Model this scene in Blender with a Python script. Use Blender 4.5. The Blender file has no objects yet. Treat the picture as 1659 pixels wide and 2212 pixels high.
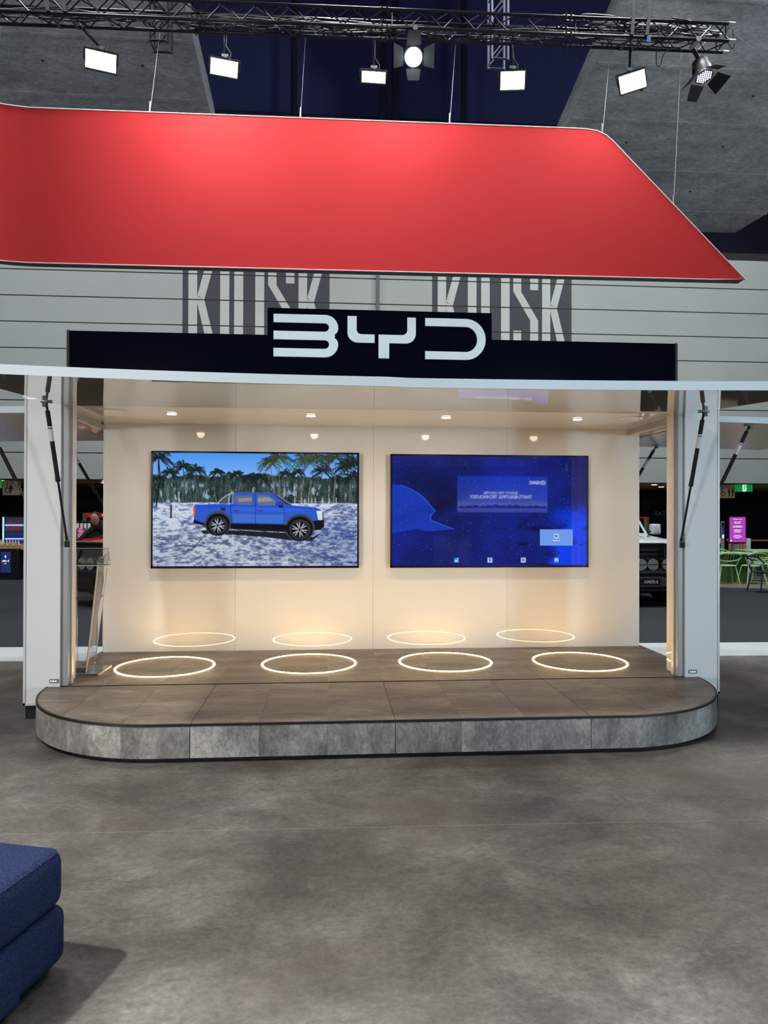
import bpy, bmesh, math, random
import numpy as np
from mathutils import Vector, Matrix
random.seed(7)
S = bpy.context.scene
COL = S.collection
pi = math.pi

# ---------------------------------------------------------------- camera
cd = bpy.data.cameras.new('camera')
cd.sensor_fit = 'VERTICAL'; cd.sensor_height = 36.0
cd.lens = 1534.0 / 2212.0 * 36.0
cd.clip_end = 200
cam = bpy.data.objects.new('camera', cd); COL.objects.link(cam)
cam.matrix_world = Matrix(((0.99707611, -0.00295175, -0.07635778, 0.0),
                           (-0.07637238, -0.00519982, -0.99706581, 0.0),
                           (0.00254604, 0.99998212, -0.00541005, 1.5),
                           (0, 0, 0, 1)))
S.camera = cam
# ---------------------------------------------------------------- colour management, world, lights
S.view_settings.view_transform = 'Standard'
S.view_settings.look = 'None'
S.view_settings.gamma = 1.0
S.view_settings.use_curve_mapping = False
S.view_settings.exposure = 0.0
w = bpy.data.worlds.new('world'); S.world = w; w.use_nodes = True
w.node_tree.nodes['Background'].inputs[0].default_value = (0.8, 0.9, 1.0, 1)
w.node_tree.nodes['Background'].inputs[1].default_value = 0.02


def area(name, loc, aim, size, power, col=(1, 1, 1), spread=180):
    l = bpy.data.lights.new(name, 'AREA'); l.energy = power; l.color = col
    l.shape = 'RECTANGLE'; l.size = size[0]; l.size_y = size[1]; l.spread = math.radians(spread)
    o = bpy.data.objects.new(name, l); COL.objects.link(o); o.location = loc
    o.rotation_euler = (Vector(aim) - Vector(loc)).to_track_quat('-Z', 'Y').to_euler()
    return o


def spot(name, loc, aim, power, col=(1, 1, 1), angle=60, blend=0.5, radius=0.05):
    l = bpy.data.lights.new(name, 'SPOT'); l.energy = power; l.color = col
    l.spot_size = math.radians(angle); l.spot_blend = blend; l.shadow_soft_size = radius
    o = bpy.data.objects.new(name, l); COL.objects.link(o); o.location = loc
    o.rotation_euler = (Vector(aim) - Vector(loc)).to_track_quat('-Z', 'Y').to_euler()
    return o


COOL = (0.93, 0.98, 1.0)
# high bay hall lighting; the rear lamps are unseen fill added for the floor
for x, y, p in ((-5, -6, 110), (6.5, -5, 200), (-10, 11.4, 760), (10, 11.4, 840), (0.5, 11.4, 600), (-9, 15, 500), (11, 15, 600), (-4.5, 10.2, 520), (5.8, 10.2, 680)):
    area('hall_bay_fill', (x, y, 14.0), (x * 0.8, y - 1 if y > 0 else y + 3, 0), (1.6, 1.6), p, COOL)
# the key flood on the truss in front of the stand (gives the seat its shadow)
area('key_flood', (-5.4, 1.0, 8.7), (-0.3, 0.9, 0), (0.35, 0.35), 225, (1, 0.98, 0.94), 75)
# added unseen fill for the pillars and the kiosk's back wall
area('aisle_fill', (-14, -10, 1.5), (-0.8, 5.4, 1.0), (1.6, 1.0), 54, (1, 0.99, 0.96), 40)
area('aisle_fill', (14.5, -10, 1.5), (1.8, 5.4, 1.0), (1.6, 1.0), 60, (0.60, 0.84, 1.0), 40)
area('aisle_fill', (-5.5, -12, 4.6), (-2.4, 5.4, 1.8), (2.0, 0.8), 48, (1, 0.99, 0.96), 80)
area('aisle_fill', (6.5, -12, 4.6), (3.2, 5.4, 1.8), (2.0, 0.8), 58, (0.62, 0.85, 1.0), 80)
# washes for the hanging red sign, the hall wall behind it and the raked concrete
for x, p in ((-1.8, 76), (1.0, 56), (4.2, 36)):
    area('sign_wash', (x, 9.4, 9.2), (x, 10.9, 7.3), (0.5, 0.3), p, (1, 0.97, 0.93), 120)
for x in (-7.5, 2.0, 11.5):
    area('wall_wash', (x, 13.2, 10.8), (x, 18.0, 4.8), (1.0, 0.4), 8, COOL, 110)
area('slab_fill', (-11, 8, 6.5), (-6, 18, 11.5), (1.2, 0.6), 105, COOL, 120)  # unseen fill added to brighten the raked concrete, both sides
area('slab_fill', (13, 8, 6.5), (8, 18, 11.0), (1.2, 0.6), 170, COOL, 120)


# ---------------------------------------------------------------- materials
def lin(c):
    return tuple(((v / 255) / 12.92 if v / 255 <= 0.04045 else ((v / 255 + 0.055) / 1.055) ** 2.4) for v in c)


def rgba(c):
    return (*lin(c), 1.0)


def mat(name, col, rough=0.5, metal=0.0, spec=0.5, coat=0.0, emit=None, strength=0.0, trans=0.0, ior=1.5, bump=None, var=None):
    m = bpy.data.materials.new(name); m.use_nodes = True
    nt = m.node_tree; b = nt.nodes['Principled BSDF']
    b.inputs['Base Color'].default_value = rgba(col)
    b.inputs['Roughness'].default_value = rough
    b.inputs['Metallic'].default_value = metal
    b.inputs['Specular IOR Level'].default_value = spec
    b.inputs['IOR'].default_value = ior
    b.inputs['Coat Weight'].default_value = coat
    b.inputs['Coat Roughness'].default_value = 0.02
    b.inputs['Transmission Weight'].default_value = trans
    if emit:
        b.inputs['Emission Color'].default_value = rgba(emit)
        b.inputs['Emission Strength'].default_value = strength
    tc = nt.nodes.new('ShaderNodeTexCoord')
    # every surface carries at least a faint procedural variation
    sc, amt = var or (6.0, 0.04)
    n = nt.nodes.new('ShaderNodeTexNoise'); n.inputs['Scale'].default_value = sc; n.inputs['Detail'].default_value = 5
    nt.links.new(tc.outputs['Object'], n.inputs['Vector'])
    mx = nt.nodes.new('ShaderNodeMix'); mx.data_type = 'RGBA'
    mx.inputs[6].default_value = rgba([v * (1 - amt) for v in col]); mx.inputs[7].default_value = rgba([min(255, v * (1 + amt)) for v in col])
    nt.links.new(n.outputs['Fac'], mx.inputs[0]); nt.links.new(mx.outputs[2], b.inputs['Base Color'])
    if bump:
        bs, bd = bump
        nb = nt.nodes.new('ShaderNodeTexNoise'); nb.inputs['Scale'].default_value = bs; nb.inputs['Detail'].default_value = 3
        nt.links.new(tc.outputs['Object'], nb.inputs['Vector'])
        bp = nt.nodes.new('ShaderNodeBump'); bp.inputs['Strength'].default_value = bd; bp.inputs['Distance'].default_value = 0.01
        nt.links.new(nb.outputs['Fac'], bp.inputs['Height']); nt.links.new(bp.outputs['Normal'], b.inputs['Normal'])
    return m


def concrete(name, dark, mid, light, rough=0.45, stretch=(1, 1, 1), pits=0.0, scale=1.0, spec=0.4, perobj=True, warm=None, bumpk=0.15, g2=(0.3, 0.7)):
    """weathered concrete print: broad clouds, streaks, grain and a few pits"""
    m = bpy.data.materials.new(name); m.use_nodes = True
    nt = m.node_tree; N = nt.nodes; L = nt.links; b = N['Principled BSDF']
    tc = N.new('ShaderNodeTexCoord'); mp = N.new('ShaderNodeMapping'); mp.inputs['Scale'].default_value = stretch
    vec = tc.outputs['Object']
    if perobj:
        oi = N.new('ShaderNodeObjectInfo'); ad = N.new('ShaderNodeVectorMath'); ad.operation = 'ADD'
        ml = N.new('ShaderNodeMath'); ml.operation = 'MULTIPLY'; ml.inputs[1].default_value = 57.0
        L.new(oi.outputs['Random'], ml.inputs[0]); L.new(vec, ad.inputs[0]); L.new(ml.outputs[0], ad.inputs[1]); vec = ad.outputs[0]
    L.new(vec, mp.inputs['Vector'])

    def noise(sc, det, rgh=0.6, dist=0.0):
        n = N.new('ShaderNodeTexNoise'); n.inputs['Scale'].default_value = sc * scale; n.inputs['Detail'].default_value = det
        n.inputs['Roughness'].default_value = rgh; n.inputs['Distortion'].default_value = dist
        L.new(mp.outputs[0], n.inputs['Vector']); return n.outputs['Fac']

    def ramp(fac, stops):
        r = N.new('ShaderNodeValToRGB')
        while len(r.color_ramp.elements) < len(stops): r.color_ramp.elements.new(0.5)
        for e, (p, c) in zip(r.color_ramp.elements, stops): e.position = p; e.color = c
        L.new(fac, r.inputs[0]); return r.outputs[0]
    base = ramp(noise(1.6, 8, 0.65, 0.4), [(0.36, rgba(dark)), (0.5, rgba(mid)), (0.66, rgba(light))])

    def mix(a, bcol, fac, mode='MIX'):
        x = N.new('ShaderNodeMix'); x.data_type = 'RGBA'; x.blend_type = mode
        if hasattr(fac, 'links') or not isinstance(fac, (int, float)): L.new(fac, x.inputs[0])
        else: x.inputs[0].default_value = fac
        L.new(a, x.inputs[6])
        if isinstance(bcol, tuple): x.inputs[7].default_value = bcol
        else: L.new(bcol, x.inputs[7])
        return x.outputs[2]
    g = (0.5, 0.5, 0.5, 1)
    grain = ramp(noise(38, 5, 0.75), [(0.25, (0.25, 0.25, 0.25, 1)), (0.75, (0.72, 0.72, 0.72, 1))])
    col = mix(base, grain, 0.85, 'OVERLAY')
    grain2 = ramp(noise(12, 8, 0.8), [(g2[0], (0.26, 0.26, 0.26, 1)), (g2[1], (0.72, 0.72, 0.72, 1))])
    col = mix(col, grain2, 0.6, 'OVERLAY')
    scuff = ramp(noise(7, 9, 0.78, 1.0), [(0.56, (0, 0, 0, 1)), (0.72, (1, 1, 1, 1))])
    lite = N.new('ShaderNodeMath'); lite.operation = 'MULTIPLY'; lite.inputs[1].default_value = 0.5; L.new(scuff, lite.inputs[0])
    col = mix(col, rgba(light), lite.outputs[0])
    if warm:
        wm = ramp(noise(0.7, 3), [(0.48, (0, 0, 0, 1)), (0.66, (0.6, 0.6, 0.6, 1))])
        col = mix(col, rgba(warm), wm)
    if pits:
        v = N.new('ShaderNodeTexVoronoi'); v.inputs['Scale'].default_value = 42 * scale; v.inputs['Randomness'].default_value = 1
        L.new(mp.outputs[0], v.inputs['Vector'])
        pm = ramp(v.outputs['Distance'], [(0.12, (1, 1, 1, 1)), (0.2, (0, 0, 0, 1))])
        pk = ramp(noise(3.2, 4), [(0.52, (0, 0, 0, 1)), (0.62, (1, 1, 1, 1))])
        mm = N.new('ShaderNodeMath'); mm.operation = 'MULTIPLY'; L.new(pm, mm.inputs[0]); L.new(pk, mm.inputs[1])
        m2 = N.new('ShaderNodeMath'); m2.operation = 'MULTIPLY'; m2.inputs[1].default_value = pits; L.new(mm.outputs[0], m2.inputs[0])
        col = mix(col, rgba([v * 0.45 for v in dark]), m2.outputs[0])
    L.new(col, b.inputs['Base Color'])
    b.inputs['Roughness'].default_value = rough; b.inputs['Specular IOR Level'].default_value = spec
    bp = N.new('ShaderNodeBump'); bp.inputs['Strength'].default_value = bumpk; bp.inputs['Distance'].default_value = 0.004
    L.new(noise(45, 4), bp.inputs['Height']); L.new(bp.outputs[0], b.inputs['Normal'])
    return m


M = dict(
    white=mat('gloss_white', (228, 228, 225), 0.05, coat=0.3, var=(2, 0.01)),
    whitewall=mat('gloss_white_laminate', (214, 207, 197), 0.012, coat=0.0, var=(2, 0.01)),
    fascia=mat('satin_white', (206, 216, 220), 0.35, var=(2, 0.02)),
    ceilw=mat('gloss_ceiling', (240, 236, 228), 0.04, coat=0.6, var=(2, 0.01)),
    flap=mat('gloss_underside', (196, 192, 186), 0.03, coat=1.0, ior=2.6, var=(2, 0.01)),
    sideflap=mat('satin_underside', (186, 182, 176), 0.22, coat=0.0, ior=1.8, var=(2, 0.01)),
    alu=mat('aluminium', (150, 150, 150), 0.4, 0.15),
    aluw=mat('white_profile', (206, 204, 200), 0.3),
    black=mat('black_plastic', (12, 12, 14), 0.35),
    matte=mat('matte_black', (10, 10, 12), 0.8),
    edge=mat('black_edging', (14, 13, 14), 0.5),
    sign=mat('navy_sign', (6, 9, 19), 0.06, spec=0.3),
    letter=mat('white_letter', (214, 222, 224), 0.15, coat=0.3),
    red=mat('red_fabric', (207, 55, 58), 0.75, spec=0.2, bump=(90, 0.05), var=(0.6, 0.03)),
    redside=mat('grey_sign_edge', (70, 74, 78), 0.6),
    piping=mat('pale_piping', (226, 200, 196), 0.5),
    wire=mat('steel_wire', (132, 136, 140), 0.45, 0.4),
    truss=mat('black_truss', (30, 31, 38), 0.32, 0.55, var=(9, 0.2)),
    strap=mat('grey_strap', (66, 70, 74), 0.8),
    cable=mat('cable_rubber', (22, 22, 26), 0.4),
    lampbody=mat('lamp_housing', (34, 34, 36), 0.45, 0.3),
    lampwhite=mat('flood_emitter', (255, 255, 255), 0.5, emit=(255, 250, 232), strength=26),
    lampcool=mat('spot_emitter', (255, 255, 255), 0.5, emit=(225, 245, 255), strength=40),
    led=mat('led_bead', (230, 236, 255), 0.3, emit=(225, 232, 255), strength=2.2),
    parface=mat('par_lens', (60, 64, 84), 0.15, spec=0.8),
    ring=mat('ring_diffuser', (255, 240, 214), 0.5, emit=(255, 211, 142), strength=56),
    down=mat('downlight_lens', (255, 244, 225), 0.5, emit=(255, 236, 205), strength=9),
    panel=mat('wall_cladding', (138, 143, 140), 0.55, var=(0.8, 0.05)),
    joint=mat('wall_joint', (70, 72, 72), 0.8),
    print_dark=mat('print_charcoal', (33, 37, 47), 0.6),
    print_light=mat('print_pale', (160, 164, 160), 0.6),
    navywall=mat('dark_navy_wall', (72, 78, 132), 0.8, var=(0.3, 0.2)),
    darkwall=mat('near_black_wall', (14, 14, 22), 0.7, var=(0.5, 0.2)),
    soffit=mat('beige_soffit', (150, 132, 116), 0.8),
    steel=mat('dark_steel', (58, 60, 78), 0.5, 0.3),
    carpet=mat('carpet_pile', (52, 57, 60), 0.95, spec=0.1, bump=(160, 0.5), var=(60, 0.25)),
    strip=mat('white_floor_panel', (240, 248, 245), 0.15, coat=0.4),
    cafefloor=mat('cafe_floor', (112, 106, 92), 0.6),
    subfloor=mat('pale_joint', (168, 160, 148), 0.7),
    navyfab=mat('navy_boucle', (38, 46, 72), 0.95, spec=0.1, bump=(220, 1.0), var=(130, 0.8)),
    acrylic=mat('clear_acrylic', (250, 250, 250), 0.02, trans=1.0, ior=1.3, var=(2, 0.0)),
    acredge=mat('acrylic_edge', (255, 236, 214), 0.15, trans=0.4),  # pale warm colour stands in for light caught in the edges
    chrome=mat('brushed_steel', (190, 186, 178), 0.25, 0.9),
    tvblack=mat('tv_bezel', (6, 6, 8), 0.25),
    dark=mat('counter_black', (18, 18, 24), 0.4),
    wood=mat('pale_wood', (176, 146, 104), 0.5, var=(12, 0.12)),
    bluepost=mat('blue_poster', (46, 58, 132), 0.5, emit=(46, 58, 132), strength=0.12),  # faint glow added to the print, which is no lamp
    magenta=mat('magenta_sign', (140, 26, 92), 0.5, emit=(140, 26, 92), strength=0.15),  # slight self-glow added to an unlit board
    screenmag=mat('menu_screen', (40, 10, 40), 0.2, emit=(176, 62, 184), strength=1.0),
    textw=mat('white_print', (235, 235, 238), 0.5, emit=(235, 235, 238), strength=0.55),  # glow belongs on screens; added on poster, board and socket marks
    textdim=mat('dim_print', (70, 74, 90), 0.5, emit=(70, 74, 92), strength=0.25),
    textdark=mat('dark_print', (18, 18, 20), 0.6),
    exitg=mat('exit_green', (10, 110, 50), 0.4, emit=(14, 128, 58), strength=0.8),
    exitw=mat('exit_white', (235, 255, 245), 0.4, emit=(225, 250, 240), strength=0.9),
    signbeige=mat('beige_signboard', (150, 132, 108), 0.6, emit=(150, 126, 98), strength=0.06),  # a trace of glow added to lift the board
    greenp=mat('pale_green_metal', (166, 200, 146), 0.45),
    greent=mat('green_table', (58, 92, 44), 0.3, var=(5, 0.1)),
    navyp=mat('navy_metal', (24, 30, 72), 0.4),
    carwhite=mat('white_car_paint', (214, 222, 224), 0.15, coat=0.8),
    carred=mat('red_car_paint', (190, 22, 28), 0.15, coat=0.8),
    carglass=mat('car_glass', (8, 9, 12), 0.05),
    tyre=mat('tyre_rubber', (24, 22, 21), 0.8),
    skin=mat('skin', (178, 128, 104), 0.6),
    cloth=mat('black_cloth', (20, 20, 24), 0.9),
    hair=mat('dark_hair', (28, 22, 18), 0.8),
    coldlight=mat('cooler_light', (180, 205, 255), 0.4, emit=(150, 185, 255), strength=1.6),
    cupw=mat('white_cup', (205, 205, 205), 0.5),
    bottle=mat('bottle_cream', (206, 190, 160), 0.3),
    bottleb=mat('bottle_blue', (40, 62, 160), 0.2, emit=(40, 70, 190), strength=0.25),  # added glow stands in for fridge light on the bottles
    redsign=mat('red_header', (176, 20, 30), 0.4, emit=(190, 24, 34), strength=0.45),  # glow added, also where used on bottles and the stand edge
    leaf=mat('plant_leaf', (92, 96, 36), 0.6),
    grey=mat('grey_plastic', (120, 122, 124), 0.5),
    boardgrey=mat('finance_board', (120, 126, 140), 0.5),
)
M['tile'] = concrete('platform_laminate', (86, 76, 66), (118, 107, 95), (150, 138, 124), 0.42, (0.7, 2.4, 1), 0.8, 1.2, warm=(112, 96, 80), g2=(0.38, 0.62))
M['fasc'] = concrete('platform_fascia', (94, 91, 86), (134, 130, 124), (170, 165, 157), 0.5, (1.3, 1.3, 0.8), 1.0, 1.2, g2=(0.38, 0.62))
M['vinyl'] = concrete('vinyl_floor', (80, 77, 73), (101, 98, 93), (128, 125, 119), 0.42, (1.0, 1.25, 1), 0.0, 0.9, spec=0.25, perobj=False, warm=(97, 88, 80))
M['slab'] = concrete('board_marked_concrete', (100, 105, 109), (118, 123, 127), (136, 140, 143), 0.8, (0.25, 0.25, 1.2), 0.0, 0.9, perobj=False)


# ---------------------------------------------------------------- mesh helpers
def tag(o, label=None, cat=None, group=None, kind=None):
    if label: o['label'] = label
    if cat: o['category'] = cat
    if group: o['group'] = group
    if kind: o['kind'] = kind
    return o


def rootof(o):
    while o.parent: o = o.parent
    return o


def empty(name, loc=(0, 0, 0), label=None, cat=None, group=None, rz=0.0, kind=None):
    o = bpy.data.objects.new(name, None); COL.objects.link(o)
    o.location = loc; o.rotation_euler = (0, 0, rz); o.empty_display_size = 0.1
    return tag(o, label, cat, group, kind)


class MB:
    """collects shapes (world coordinates unless local=True) and links them as one mesh object"""
    def __init__(s): s.v = []; s.f = []

    def add(s, vs, fs):
        n = len(s.v); s.v += [tuple(map(float, p)) for p in vs]; s.f += [tuple(i + n for i in f) for f in fs]; return s

    def box(s, x0, x1, y0, y1, z0, z1):
        return s.add([(x, y, z) for z in (z0, z1) for y in (y0, y1) for x in (x0, x1)],
                     [(0, 2, 3, 1), (4, 5, 7, 6), (0, 1, 5, 4), (2, 6, 7, 3), (0, 4, 6, 2), (1, 3, 7, 5)])

    def prism(s, poly, d):
        """closed polygon of 3D points pushed along d"""
        n = len(poly); d = Vector(d); a = [Vector(p) for p in poly]; b = [p + d for p in a]
        fs = [tuple(range(n))[::-1], tuple(range(n, 2 * n))] + [(i, (i + 1) % n, n + (i + 1) % n, n + i) for i in range(n)]
        return s.add(a + b, fs)

    def tube(s, pts, r, seg=8, cap=True, r2=None):
        pts = [Vector(p) for p in pts]; n = len(pts); rings = []
        up = Vector((0, 0, 1)); prev = None
        for i, p in enumerate(pts):
            t = (pts[min(i + 1, n - 1)] - pts[max(i - 1, 0)]).normalized()
            if prev is None:
                a = t.cross(up if abs(t.z) < 0.95 else Vector((1, 0, 0))).normalized()
            else:
                a = (prev - t * prev.dot(t)).normalized()
            prev = a; bb = t.cross(a)
            rr = r if r2 is None else r + (r2 - r) * i / (n - 1)
            rings.append([p + (a * math.cos(k * 2 * pi / seg) + bb * math.sin(k * 2 * pi / seg)) * rr for k in range(seg)])
        vs = [q for ring in rings for q in ring]
        fs = [(i * seg + k, i * seg + (k + 1) % seg, (i + 1) * seg + (k + 1) % seg, (i + 1) * seg + k) for i in range(n - 1) for k in range(seg)]
        if cap: fs += [tuple(range(seg))[::-1], tuple(range((n - 1) * seg, n * seg))]
        return s.add(vs, fs)

    def lathe(s, c, prof, seg=20, axis='z', cap=True):
        """prof: (radius, height) pairs"""
        vs = []
        for r, h in prof:
            for k in range(seg):
                a = 2 * pi * k / seg; x, y = r * math.cos(a), r * math.sin(a)
                p = {'z': (x, y, h), 'y': (x, h, y), 'x': (h, x, y)}[axis]
                vs.append((c[0] + p[0], c[1] + p[1], c[2] + p[2]))
        n = len(prof)
        fs = [(i * seg + k, i * seg + (k + 1) % seg, (i + 1) * seg + (k + 1) % seg, (i + 1) * seg + k) for i in range(n - 1) for k in range(seg)]
        if cap: fs += [tuple(range(seg))[::-1], tuple(range((n - 1) * seg, n * seg))]
        return s.add(vs, fs)

    def xf(s, m):
        s.v = [tuple(m @ Vector(p)) for p in s.v]; return s

    def build(s, name, m, parent=None, local=False, bevel=0.0, seg=2, smooth=False, loc=None):
        me = bpy.data.meshes.new(name)
        off = Vector((0, 0, 0))
        if loc is not None: off = Vector(loc)
        elif parent is not None and not local: off = Vector(rootof(parent).location)
        me.from_pydata([tuple(Vector(p) - off) for p in s.v], [], s.f)
        bm = bmesh.new(); bm.from_mesh(me)
        bmesh.ops.recalc_face_normals(bm, faces=bm.faces)
        if bevel:
            bmesh.ops.bevel(bm, geom=[e for e in bm.edges if e.calc_face_angle(0) > 0.5], offset=bevel, segments=seg, affect='EDGES', profile=0.5)
        if smooth:
            for f in bm.faces: f.smooth = True
            for e in bm.edges:
                if e.calc_face_angle(0) > 0.9: e.smooth = False
        bm.to_mesh(me); bm.free()
        me.materials.append(m)
        o = bpy.data.objects.new(name, me); COL.objects.link(o)
        if loc is not None: o.location = off
        if parent is not None: o.parent = parent
        return o


def box(name, m, b, parent=None, bevel=0.0, local=False, seg=2, loc=None):
    return MB().box(*b).build(name, m, parent, local, bevel, seg, loc=loc)


def text(name, body, m, parent, loc, size, rot=(pi / 2, 0, 0), align='CENTER', extrude=0.0, xs=1.0, bold=0.0, local=False):
    c = bpy.data.curves.new(name, 'FONT'); c.body = body; c.size = size; c.align_x = align; c.align_y = 'CENTER'; c.extrude = extrude; c.offset = bold
    t = bpy.data.objects.new('tmp', c); COL.objects.link(t)
    dg = bpy.context.evaluated_depsgraph_get(); me = bpy.data.meshes.new_from_object(t.evaluated_get(dg))
    bpy.data.objects.remove(t)
    me.name = name
    off = Vector((0, 0, 0)) if (parent is None or local) else Vector(rootof(parent).location)
    mtx = Matrix.Translation(Vector(loc) - off) @ Matrix.LocRotScale(None, __import__('mathutils').Euler(rot), Vector((xs, 1, 1)))
    me.transform(mtx); me.materials.clear(); me.materials.append(m)
    o = bpy.data.objects.new(name, me); COL.objects.link(o)
    if parent is not None: o.parent = parent
    return o


def scribble(parent, x0, x1, y, z, h, m, seed=0):
    """a printed line too small to read: a row of uneven little marks"""
    r = random.Random(seed); mb = MB(); x = x0
    while x < x1 - h * 0.4:
        wd = h * r.uniform(0.25, 0.6); t = h * r.choice((0.55, 0.55, 0.6, 0.9))
        mb.box(x, min(x + wd, x1), y - 0.002, y, z - h * 0.3, z - h * 0.3 + t); x += wd + h * r.choice((0.14, 0.14, 0.16, 0.4))
    return mb.build('print_line', m, parent)


def copy_tree(o, parent=None):
    c = o.copy(); COL.objects.link(c)
    if parent is not None: c.parent = parent
    for ch in list(o.children): copy_tree(ch, c)
    return c


def arc(cx, cy, r, a0, a1, n, ry=None):
    ry = r if ry is None else ry
    return [(cx + r * math.cos(math.radians(a0 + (a1 - a0) * i / n)), cy + ry * math.sin(math.radians(a0 + (a1 - a0) * i / n))) for i in range(n + 1)]


ORD = ['first', 'second', 'third', 'fourth', 'fifth', 'sixth', 'seventh', 'eighth', 'ninth']
# ================================================================ THE SETTING
fl = box('floor', M['subfloor'], (-18, 20, -15, 24, -0.06, -0.0008)); tag(fl, kind='structure')
ys = [-15, -12.58, -10.58, -8.58, -6.58, -4.58, -2.58, -0.58, 1.42, 3.42, 5.42, 7.46]
for a, b in zip(ys[:-1], ys[1:]):
    skew = lambda x, y: y - 0.026 * (x - 0.4) if y > 3 else y
    g = 0.0022
    MB().prism([(-18, skew(-18, a) + g, -0.0008), (20, skew(20, a) + g, -0.0008), (20, skew(20, b) - g, -0.0008), (-18, skew(-18, b) - g, -0.0008)], (0, 0, 0.0008)).build('vinyl_sheet', M['vinyl'], fl)
k = lambda x: -0.026 * (x - 0.4)
MB().prism([(-18, 7.46 + k(-18), -0.0007), (20, 7.46 + k(20), -0.0007), (20, 8.24 + k(20), -0.0007), (-18, 8.24 + k(-18), -0.0007)], (0, 0, 0.004)).build('white_border', M['strip'], fl)
cp = MB().prism([(-18, 8.24 + k(-18), -0.0007), (20, 8.24 + k(20), -0.0007), (20, 23.9, -0.0007), (-18, 23.9, -0.0007)], (0, 0, 0.006)).build('carpet', M['carpet'], fl)
MB().prism([(8.1, 14.5, 0.003), (20, 10.1, 0.003), (20, 23.9, 0.003), (5.2, 23.9, 0.003)], (0, 0, 0.004)).build('cafe_floor', M['cafefloor'], fl)

# bulkhead wall: horizontal cladding boards with recessed joints
wb = box('wall_back', M['joint'], (-13, 17, 18.03, 18.5, 2.37, 8.3)); tag(wb, kind='structure')
rows = [2.372, 3.03, 3.672, 4.314, 4.956, 5.598, 6.243, 6.885, 7.527, 8.298]
for a, b in zip(rows[:-1], rows[1:]):
    box('wall_panel', M['panel'], (-13, 1.185, 18.0, 18.03, a + 0.012, b - 0.012), wb, 0.004, seg=1)
    box('wall_panel', M['panel'], (1.215, 17, 18.0, 18.03, a + 0.012, b - 0.012), wb, 0.004, seg=1)
box('downpipe', M['redside'], (1.16, 1.24, 17.9, 17.998, 2.4, 8.1), wb, 0.01)


def clip_z(poly, z0, z1):
    def half(p, f):
        out = []
        for i in range(len(p)):
            a, b = p[i], p[(i + 1) % len(p)]; fa, fb = f(a), f(b)
            if fa >= 0: out.append(a)
            if fa * fb < 0: t = fa / (fa - fb); out.append((a[0] + (b[0] - a[0]) * t, a[1] + (b[1] - a[1]) * t))
        return out
    p = half(poly, lambda q: q[1] - z0)
    return half(p, lambda q: z1 - q[1]) if p else p


def kiosk_print(x0):
    X = lambda c: x0 + (c - 68) * 0.002425
    zt, zb, zm = 8.2, 5.45, 6.889
    q = lambda a, b, z0, z1: [(X(a), z0), (X(b), z0), (X(b), z1), (X(a), z1)]
    L = []
    def K(o):
        L.append(q(125 + o, 214 + o, zb, zt))
        L.append([(X(213 + o), zm + 0.085), (X(286 + o), zm), (X(368 + o) + 0.15, 8.2), (X(283 + o) + 0.16, 8.2)])
        L.append([(X(286 + o), zm), (X(215 + o), zm - 0.1), (X(288 + o) + 0.14, zb), (X(373 + o) + 0.14, zb)])
        L.append([(X(213 + o), zm - 0.1), (X(286 + o), zm), (X(213 + o), zm + 0.1)])
    K(0)
    L.append(q(447, 540, zb, zt))
    L.append(q(590, 682, zb, zt)); L.append(q(805, 897, zb, zt)); L.append(q(682, 805, zb, zb + 0.25)); L.append(q(682, 805, zt - 0.25, zt))
    L.append(q(937, 1023, 7.3, zt)); L.append([(X(937), 7.3), (X(1023), 7.3), (X(1207), 6.56), (X(1120), 6.56)]); L.append(q(1120, 1207, zb, 6.56))
    L.append(q(1120, 1207, 7.35, zt)); L.append(q(937, 1023, zb, 6.29)); L.append(q(1023, 1120, zb, zb + 0.25))
    K(1125)
    for a, b in zip(rows[:-1], rows[1:]):
        a += 0.014; b -= 0.014
        if b < 5.4: continue
        bg = clip_z([(X(66), 5.4), (X(1572), 5.4), (X(1572), 8.25), (X(66), 8.25)], a, b)
        MB().prism([(x, 17.9995, z) for x, z in bg], (0, -0.0015, 0)).build('printed_panel', M['print_dark'], wb)
        for p in L:
            c = clip_z(p, a, b)
            if len(c) > 2: MB().prism([(x, 17.997, z) for x, z in c], (0, -0.0015, 0)).build('printed_letter', M['print_light'], wb)


kiosk_print(-3.665); kiosk_print(2.605)

# cafe recess below the bulkhead
cs = box('ceiling_cafe', M['soffit'], (-13, 17, 18.5, 23, 2.37, 2.5)); tag(cs, kind='structure')
wr = box('wall_cafe', M['darkwall'], (-13, 17, 22.7, 22.9, 0, 2.37)); tag(wr, kind='structure')
wf = box('wall_far', M['navywall'], (-18, 20, 23.9, 24.3, 12.9, 24)); tag(wf, kind='structure')
wf = box('wall_far', mat('far_wall_shade', (20, 24, 46), 0.8), (-18, 20, 23.9, 24.3, 0, 12.9)); tag(wf, kind='structure')  # lower part of the same wall, shade painted in as a darker colour
wt = box('trim_1', M['matte'], (-13, 17, 18.1, 18.5, 8.302, 8.52)); tag(wt, kind='structure')
wl = box('wall_left', M['navywall'], (-18.4, -18, -15, 24, 0, 24)); tag(wl, kind='structure')
wri = box('wall_right', M['navywall'], (20, 20.4, -15, 24, 0, 24)); tag(wri, kind='structure')
wfr = box('wall_front', M['darkwall'], (-18, 20, -15.4, -15, 0, 24)); tag(wfr, kind='structure')
cl = box('ceiling', M['navywall'], (-18, 20, -15, 24, 24, 24.3)); tag(cl, kind='structure')

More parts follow.
